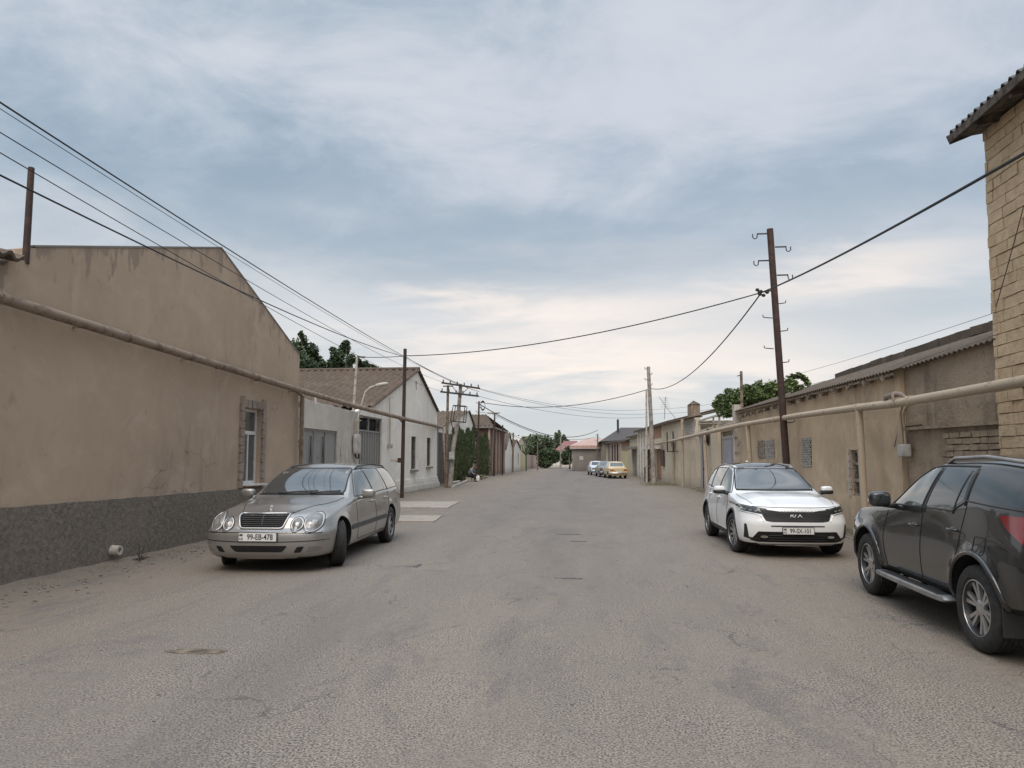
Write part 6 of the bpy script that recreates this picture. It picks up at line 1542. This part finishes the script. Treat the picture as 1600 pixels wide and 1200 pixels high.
# V shaped iron trellis at the far left
tv = thing('trellis', 'fan shaped metal trellis on a post before the yellow wall', 'trellis', tuple(ground_at(822, 736))); b = ground_at(822, 736); Yt = b.y; mb = MB()
mb.tube([b, on_y(822, 700, Yt)], .09, 6)
for dx_ in (-10, -6, -2, 2, 6, 10): mb.tube([on_y(822, 712, Yt), on_y(822 + dx_ * .8, 703, Yt), on_y(822 + dx_, 697 + abs(dx_) * .15, Yt)], .07, 5)
mb.tube([on_y(822 + 10 * math.cos(a), 699 - 4 * math.sin(a), Yt) for a in [i * math.pi / 10 for i in range(11)]], .08, 5); mb.build('frame', 'leaf_dark', tv)

# ------------------------------------------------------------------ trees
random.seed(21)
def clump_px(lst, Y, dy=1.2):
    out = []
    for px, py, rx, rz in lst:
        p = on_y(px, py, Y + random.uniform(-dy, dy)); s_ = Y / FPX * 1.02; out.append(((p.x, p.y, p.z), (rx * s_, rx * s_, rz * s_)))
    return out
q = on_y(482, 600, 46); tree('leafy_tree', 'dark leafy tree rising right behind the corner of the brown house', (q.x, 46, 0), 4.5, clump_px([(476, 575, 22, 18), (486, 548, 13, 13), (474, 535, 8, 12), (470, 523, 5, 7), (465, 558, 14, 20), (500, 572, 14, 12), (490, 562, 14, 12), (460, 545, 10, 16)], 46), 5200, .12, 'leaf_dark', 'trees behind the tiled roof', shell=.55)
q = on_y(535, 600, 46); tree('leafy_tree', 'dark ragged tree with a tall top behind the tiled roof', (q.x, 46, 0), 4.5, clump_px([(533, 575, 20, 10), (528, 557, 12, 12), (539, 545, 9, 12), (541, 537, 6, 6), (520, 548, 6, 7), (548, 562, 9, 10), (517, 572, 12, 10), (524, 565, 8, 10)], 46), 4200, .11, 'leaf_dark', 'trees behind the tiled roof', shell=.55)
q = on_y(578, 600, 46); tree('leafy_tree', 'low dark shrubby tree at the right end of the tiled roof', (q.x, 46, 0), 4.5, clump_px([(566, 574, 9, 9), (580, 576, 9, 7), (589, 578, 5, 6), (560, 566, 5, 7), (572, 568, 4, 5)], 46), 1900, .10, 'leaf_dark', 'trees behind the tiled roof', shell=.55)
q = on_y(1180, 650, 33); tree('vine_tree', 'bright green bushy tree rising behind the tan house roof', (q.x, 33, 0), 3.2, clump_px([(1130, 626, 14, 10), (1150, 622, 18, 13), (1172, 615, 16, 13), (1190, 612, 16, 13), (1208, 607, 14, 12), (1222, 612, 14, 13), (1140, 612, 8, 5), (1165, 605, 8, 5), (1237, 600, 9, 9), (1120, 632, 8, 6), (1185, 600, 7, 5), (1160, 630, 24, 14), (1200, 624, 24, 14), (1135, 640, 16, 12)], 33, .8), 9000, .085, 'leaf_vine', shell=.5)
vt = thing('vine_shoot', 'curling vine shoot arching above the tan house roof right of the rusty pole', 'vine', tuple(on_y(1240, 615, 24))); mb = MB()
vp = [on_y(*p, 24) for p in ((1222, 618), (1226, 598), (1236, 588), (1247, 586), (1257, 592), (1263, 601))]; mb.tube(vp, .02, 6); vq = [on_y(*p, 24) for p in ((1238, 620), (1246, 606), (1256, 604))]; mb.tube(vq, .02, 6); mb.build('stem', 'bark', vt, True)
mb = MB()
for L_ in (vp, vq):
    for a, b in zip(L_, L_[1:]): 
        for k in range(5): leaves(mb, a.lerp(b, k / 5), (.13, .13, .11), 12, .07)
mb.build('leaves', 'leaf_vine', vt, fixn=False)
tree('street_tree', 'dark round street tree leaning over the road at the far left', tuple(ground_at(852, 732)), 1.2, clump_px([(856, 712, 14, 11), (847, 716, 8, 12), (866, 716, 8, 8), (852, 724, 11, 7), (862, 706, 8, 6), (872, 712, 5, 7)], 118, 1.5), 5200, .22, 'leaf_dark', 'dark street trees at the far end')
tree('street_tree', 'smaller dark street tree beside the salmon roofed house', tuple(ground_at(890, 733)), 1.3, clump_px([(885, 712, 8, 9), (889, 704, 6, 7), (887, 720, 7, 6), (881, 722, 4, 4)], 112, 1.0), 3000, .2, 'leaf_dark', 'dark street trees at the far end')
fl = [(800, 692, 14, 8), (818, 691, 14, 9), (836, 688, 14, 9), (850, 689, 14, 9), (826, 698, 16, 8), (862, 694, 12, 8)]
for i, (px, py, rx, rz) in enumerate(fl):
    q = on_y(px, 720, 185 + i * 3)
    lab = ['far green tree over the first pale gable', 'far green tree above the yellow wall', 'tallest far green tree above the dark round tree', 'far green tree left of the poplar top', 'far green tree low above the trellis', 'far green tree beside the red sheet roof'][i]
    tree('far_tree', lab, (q.x, q.y, 0), 2.0, clump_px([(px, py, rx, rz), (px - rx * .5, py + 4, rx * .6, rz), (px + rx * .5, py + 5, rx * .6, rz), (px + 2, py + 10, rx, rz)], 185 + i * 3, 2), 1500, .45, 'leaf_far', 'distant trees beyond the street')
q = on_y(872, 700, 200); tree('poplar', 'narrow twin topped poplar rising above the red roof', (q.x, 200, 0), 6, clump_px([(869, 684, 2.5, 9), (874, 682, 2.5, 10), (871, 692, 4, 8)], 200, .5), 900, .4, 'leaf_far')
q = on_y(882, 700, 190); tree('far_tree', 'small pointed dark tree just right of the poplar', (q.x, 190, 0), 4, clump_px([(881, 688, 4, 8), (885, 692, 5, 5)], 190, .5), 700, .4, 'leaf_dark')
hl = MB(); vs = []; n = 60
for i in range(n + 1):
    x = -420 + 14 * i; zt = 9 + 5 * mnoise.noise(V((i * .13, 3, 0))) + 2 * mnoise.noise(V((i * .6, 1, 0))); vs += [(x, 420, -2), (x, 450, zt), (x, 520, zt * 1.1)]
hl.add(vs, [(3 * i + k, 3 * i + 3 + k, 3 * i + 4 + k, 3 * i + 1 + k) for i in range(n) for k in (0, 1)]); M['hill'] = plain('far_hill', (.10, .12, .085), .95, vs=.05, var=.3)
tag(hl.build('hill', 'hill', smooth=True), kind='structure')
# grass tufts and pebbles
random.seed(5); gr = MB()
def tuft(c, n, h, s_):
    for _ in range(n):
        p = V(c) + V((random.gauss(0, s_), random.gauss(0, s_), 0)); l = random.uniform(.4, 1) * h; d_ = V((random.uniform(-.4, .4), random.uniform(-.4, .4), 1)).normalized(); sd = d_.cross(V((random.random(), random.random(), .1))).normalized() * .006
        o = len(gr.v); gr.v += [p - sd, p + sd, p + d_ * l]; gr.f.append((o, o + 1, o + 2))
for k in range(30): q = ground_at(random.uniform(1008, 1056), 757.5 + random.uniform(-2.5, 1.5)); tuft(q, 45, .16, .30)
for k in range(26): tuft((5.85 + random.uniform(-.15, .1), random.uniform(11.5, 19), 0), 30, .14, .10)
for k in range(40): tuft((-7.42 + random.uniform(-.08, .2), random.uniform(8.6, 17), 0), 16, .09, .06)
for k in range(34): tuft((-8.8 + random.uniform(-.1, .25), random.uniform(18.5, 42), 0), 26, .16, .12)
for k in range(40): tuft((5.85 + random.uniform(-.2, .1), random.uniform(19, 40), 0), 30, .2, .14)
tag(gr.build('grass', 'grass', fixn=False), 'dry grass tufts at the wall feet', 'grass', kind='stuff')
pb = MB()
for k in range(1100):
    s_ = random.uniform(.006, .022); side = random.random()
    if side < .45: p = (-7.45 + abs(random.gauss(0, .45)), random.uniform(5, 20)); s_ *= 1.3
    elif side < .80: p = (5.85 - abs(random.gauss(0, .5)), random.uniform(8, 30)); s_ *= 1.3
    else: p = (random.uniform(-5, 4), random.uniform(3.4, 14)); s_ *= .6
    pb.ell((p[0], p[1], s_ * .3), (s_, s_ * random.uniform(.6, 1), s_ * .6), 6, 4)
tag(pb.build('gravel', 'pebble', smooth=True), 'scattered pebbles on the dusty asphalt', 'gravel', kind='stuff')

# ------------------------------------------------------------------ overhead cables
def cable(a, b, sag, r, label, name='cable', n=28, group=None):
    return tag(MB().tube(sagline(a, b, sag, n), r, 6, cap=True).build(name, 'wire', smooth=True), label, 'cable', group)
JN = on_y(1190, 457, YP)
P1T = on_y(634, 556, p1b.y)
WM = on_y(566, 558, 26.2)
cable(on_x(1700, 182, 4.6), JN, .10, .022, 'thick black cable from the upper right to the leaning rusty pole')
cable(JN, P1T, .42, .018, 'black cable crossing high over the street between the two steel poles')
cable(WM, P1T, .03, .014, 'short dark cable between the bleached mast and the square steel pole')
LP = on_y(1017, 607, ground_at(1022, 757).y)
cable(JN, LP, .9, .020, 'sagging black cable from the rusty pole down to the leaning pale pole')
cable(LP, on_y(749, 628, 51.2), .75, .022, 'black cable from the leaning pale pole back across the far street')
q = on_y(750, 632, 51.2)
cable(q, on_y(934, 672, 97), 1.6, .035, 'dark sagging cable over the far road towards the dark roofed house')
cable(on_y(773, 648, 66), on_y(934, 682, 97), 1.2, .022, 'thin cable below the dark one above the far road')
cable(on_y(785, 668, 71), on_y(876, 690, 122), 1.2, .02, 'thin cable leading from the far rusty pole to the pale pole between trees')
ca1 = on_y(692, 597, cy_ - .2); ca2 = on_y(720, 601, cy_ - .2); ca3 = on_y(688, 611, cy_ - .2)
cable(on_x(-120, 82, -5.3), on_y(719, 600, cy_), .25, .010, 'heavy black cable, topmost of those rising over the brown house')
cable(on_x(-120, 93, -5.6), ca2, .28, .0045, 'finest wire, second from top over the brown house')
cable(on_x(-120, 134, -5.6), ca1, .28, .0065, 'thin wire, third from top over the brown house')
cable(on_x(-120, 168, -5.6), ca3, .30, .0065, 'thin wire, fourth from top over the brown house')
cable(on_x(-120, 214, -5.9), P1T - UZ * .05, .22, .012, 'lowest heavy black cable crossing the brown gable')
cable(P1T - UZ * .05, on_y(749, 612, cy_), .15, .014, 'short cable from the square steel pole to the far crossarm')
for i, (a, b) in enumerate((((745, 606), (1009, 640)), ((738, 605), (1009, 647)), ((744, 618), (1009, 652)))):
    cable(on_y(*a, cy_), on_y(b[0], b[1], 60), .5, .010, ['uppermost', 'middle', 'lowest'][i] + ' of the three faint wires leaving the crossarms over the far street', group='faint wires from the crossarms')
for i, (a, b) in enumerate((((1018, 640), (1290, 595)), ((1018, 647), (1300, 605)))):
    cable(on_y(*a, 48.5), on_y(b[0], b[1], 32), .25, .007, ['upper', 'lower'][i] + ' of the two faint wires from the leaning pale pole over the gates', group='faint wires over the gates')
cable(on_x(1152, 606, 6.2), on_x(1580, 480, 6.3), .12, .004, 'faint wire rising over the tan house roof to the limestone house')
cable(on_y(1030, 620, 48.5), on_y(1066, 665, 45), .1, .014, 'short service cable dropping to the cream house')
cable(on_x(1600, 320, 5.9), on_x(1556, 480, 5.93), .02, .006, 'thin cable hanging down the limestone wall')
# ------------------------------------------------------------------ seated person
def skin(name, chains, mat, parent, lev=1):
    vs, es, rs = [], [], []
    idx = {}
    for ch in chains:
        prev = None
        for p, r_ in ch:
            k = tuple(round(c, 3) for c in p)
            if k not in idx: idx[k] = len(vs); vs.append(p); rs.append(r_)
            if prev is not None and prev != idx[k]: es.append((prev, idx[k]))
            prev = idx[k]
    me = bpy.data.meshes.new('s'); me.from_pydata(vs, es, []); o = bpy.data.objects.new('s', me); COL.objects.link(o)
    m_ = o.modifiers.new('k', 'SKIN'); 
    for i, r_ in enumerate(rs): me.skin_vertices[0].data[i].radius = (r_, r_) if not isinstance(r_, tuple) else r_
    me.skin_vertices[0].data[0].use_root = True
    m2 = o.modifiers.new('s', 'SUBSURF'); m2.levels = lev; m2.render_levels = lev
    bpy.context.view_layer.update()
    nm = bpy.data.meshes.new_from_object(o.evaluated_get(bpy.context.evaluated_depsgraph_get())); bpy.data.objects.remove(o)
    nm.materials.clear(); nm.materials.append(M[mat]); nm.polygons.foreach_set('use_smooth', [True] * len(nm.polygons)); nm.name = name
    ob = bpy.data.objects.new(name, nm); COL.objects.link(ob); ob.parent = parent; return ob
pq = ground_at(738, 752.5)
ps = thing('person', 'person in grey shirt, dark trousers and cap sitting by the cypresses holding a white bag', 'person', (pq.x, pq.y, 0)); ps.rotation_euler = (0, 0, R(-12))
# local: facing +x, sitting on a low block, bent forward, hand at the mouth
pel = (-.22, 0, .42)
body = [[(pel, .16), ((-.20, 0, .58), .15), ((-.10, 0, .78), .165), ((.02, 0, .92), .13), ((.06, 0, 1.0), .06), ((.11, 0, 1.10), .095), ((.12, 0, 1.20), .085)],
        [((-.02, 0, .90), .13), ((-.02, .19, .88), .065), ((.06, .26, .66), .045), ((.22, .18, .80), .035), ((.24, .10, .98), .028)],
        [((-.02, 0, .90), .13), ((-.02, -.19, .88), .065), ((.08, -.26, .64), .045), ((.30, -.20, .52), .035), ((.38, -.14, .48), .028)],
        [(pel, .16), ((-.18, .10, .42), .11), ((.20, .16, .50), .08), ((.16, .16, .12), .052), ((.17, .16, .05), .045), ((.32, .18, .035), .04)],
        [(pel, .16), ((-.18, -.10, .42), .11), ((.22, -.16, .50), .08), ((.24, -.16, .12), .052), ((.25, -.16, .05), .045), ((.40, -.18, .035), .04)]]
bo = skin('body', body, 'skin', ps)
sh_ = [[((-.21, 0, .48), .175), ((-.20, 0, .60), .168), ((-.10, 0, .78), .182), ((.0, 0, .90), .142), ((.04, 0, .965), .08)],
       [((.0, 0, .90), .142), ((-.02, .19, .88), .078), ((.06, .26, .66), .058), ((.20, .19, .78), .046)],
       [((.0, 0, .90), .142), ((-.02, -.19, .88), .078), ((.08, -.26, .64), .058), ((.27, -.21, .53), .046)]]
skin('shirt', sh_, 'shirt', bo)
tr_ = [[((-.22, 0, .42), .178), ((-.18, .10, .42), .125), ((.20, .16, .50), .095), ((.16, .16, .12), .068)], [((-.22, 0, .42), .178), ((-.18, -.10, .42), .125), ((.22, -.16, .50), .095), ((.24, -.16, .12), .068)]]
skin('trousers', tr_, 'trouser', bo)
for s_, x_ in ((.17, .22), (-.17, .30)): superbox((x_, s_, .04), (.14, .05, .045), .7).build('shoe', 'blackp', ps, True, world=False)
cp_ = MB().ell((.10, 0, 1.22), (.115, .10, .075), 14, 8); cp_.ell((.20, 0, 1.20), (.09, .075, .015), 12, 6); cp_.build('cap', 'greyp', bo, True, world=False)
fc_ = MB().ell((.205, 0, 1.12), (.025, .018, .03), 8, 6); fc_.ell((.12, .092, 1.12), (.022, .012, .032), 8, 6); fc_.ell((.12, -.092, 1.12), (.022, .012, .032), 8, 6); fc_.build('nose_and_ears', 'skin', bo, True, world=False)
hd_ = MB()
for (cx, cy3, cz, dz_) in ((.25, .08, 1.02, 1), (.41, -.12, .46, -1)):
    hd_.ell((cx, cy3, cz), (.035, .022, .045), 10, 6)
    for k in range(4): hd_.tube([(cx - .02 + k * .017, cy3, cz + .03 * dz_), (cx - .02 + k * .019, cy3 + .008, cz + (.075 - abs(k - 1.5) * .008) * dz_), (cx - .03 + k * .019, cy3 + .01, cz + (.10 - abs(k - 1.5) * .01) * dz_)], .0085, 5)
    hd_.tube([(cx, cy3 + .02, cz), (cx + .03, cy3 + .04, cz + .03 * dz_)], .010, 5)
hd_.build('hands', 'skin', bo, True, world=False)
bgm = pq + V((.42, -.12, .0)); bb = MB().ell((bgm.x, bgm.y, .22), (.14, .11, .22), 14, 10, .8); bb.tube([(bgm.x - .05, bgm.y, .40), (bgm.x, bgm.y, .52), (bgm.x + .05, bgm.y, .40)], .012, 5)
tag(bb.build('carrier_bag', 'bagw', smooth=True), 'white carrier bag held in front of the seated person', 'bag')
se = MB().box((pq.x - .25, pq.y + .02, .15), (.36, .5, .28), jit=.02); tag(se.build('seat_block', 'kerb'), 'pale concrete block under the seated person', 'block')
for k, (px_, py_, lb) in enumerate(((722, 752, 'low leafy plant at the kerb left of the seated person'), (752, 750, 'low leafy plant at the kerb right of the seated person'))):
    q = ground_at(px_, py_); t = thing('kerb_plant', lb, 'plant', tuple(q), 'kerb plants'); mb = MB(); leaves(mb, q + UZ * .22, (.5, .4, .22), 260, .06); mb.build('leaves', 'grass', t, fixn=False); MB().tube([q, q + UZ * .2], .02, 5).build('stem', 'bark', t)
# ------------------------------------------------------------------ cars
place_car(make_wagon, 'estate_car', 'silver estate car with round twin headlights and turned front wheels by the brown house', -4.88, 12.55, -88, 1.09)
place_car(make_white_suv, 'suv', 'white suv with a black roof and grille facing the camera on the right', 3.47, 14.58, -90, .955)
place_car(make_dark_suv, 'suv', 'dark graphite suv seen from its rear left side at the right edge', 4.29, 7.91, 88, .965)
p = ground_at(962, 748); place_car(make_old_sedan, 'old_sedan', 'cream yellow old boxy sedan seen from behind, nearest of the far cars', p.x, p.y + 2.0, 97, 1., paint='lada_cream')
p = on_y(932, 740, 63); place_car(make_old_sedan, 'old_sedan', 'dark green old sedan mostly hidden behind the cream yellow one', p.x + .85, p.y + 2.2, 97, 1., paint='lada_green')
p = on_y(919, 740, 70); place_car(make_old_sedan, 'old_sedan', 'pale blue old boxy sedan facing the camera, farthest of the parked cars', p.x + .85, p.y + 2.0, -84, 1., paint='lada_white', front=True)
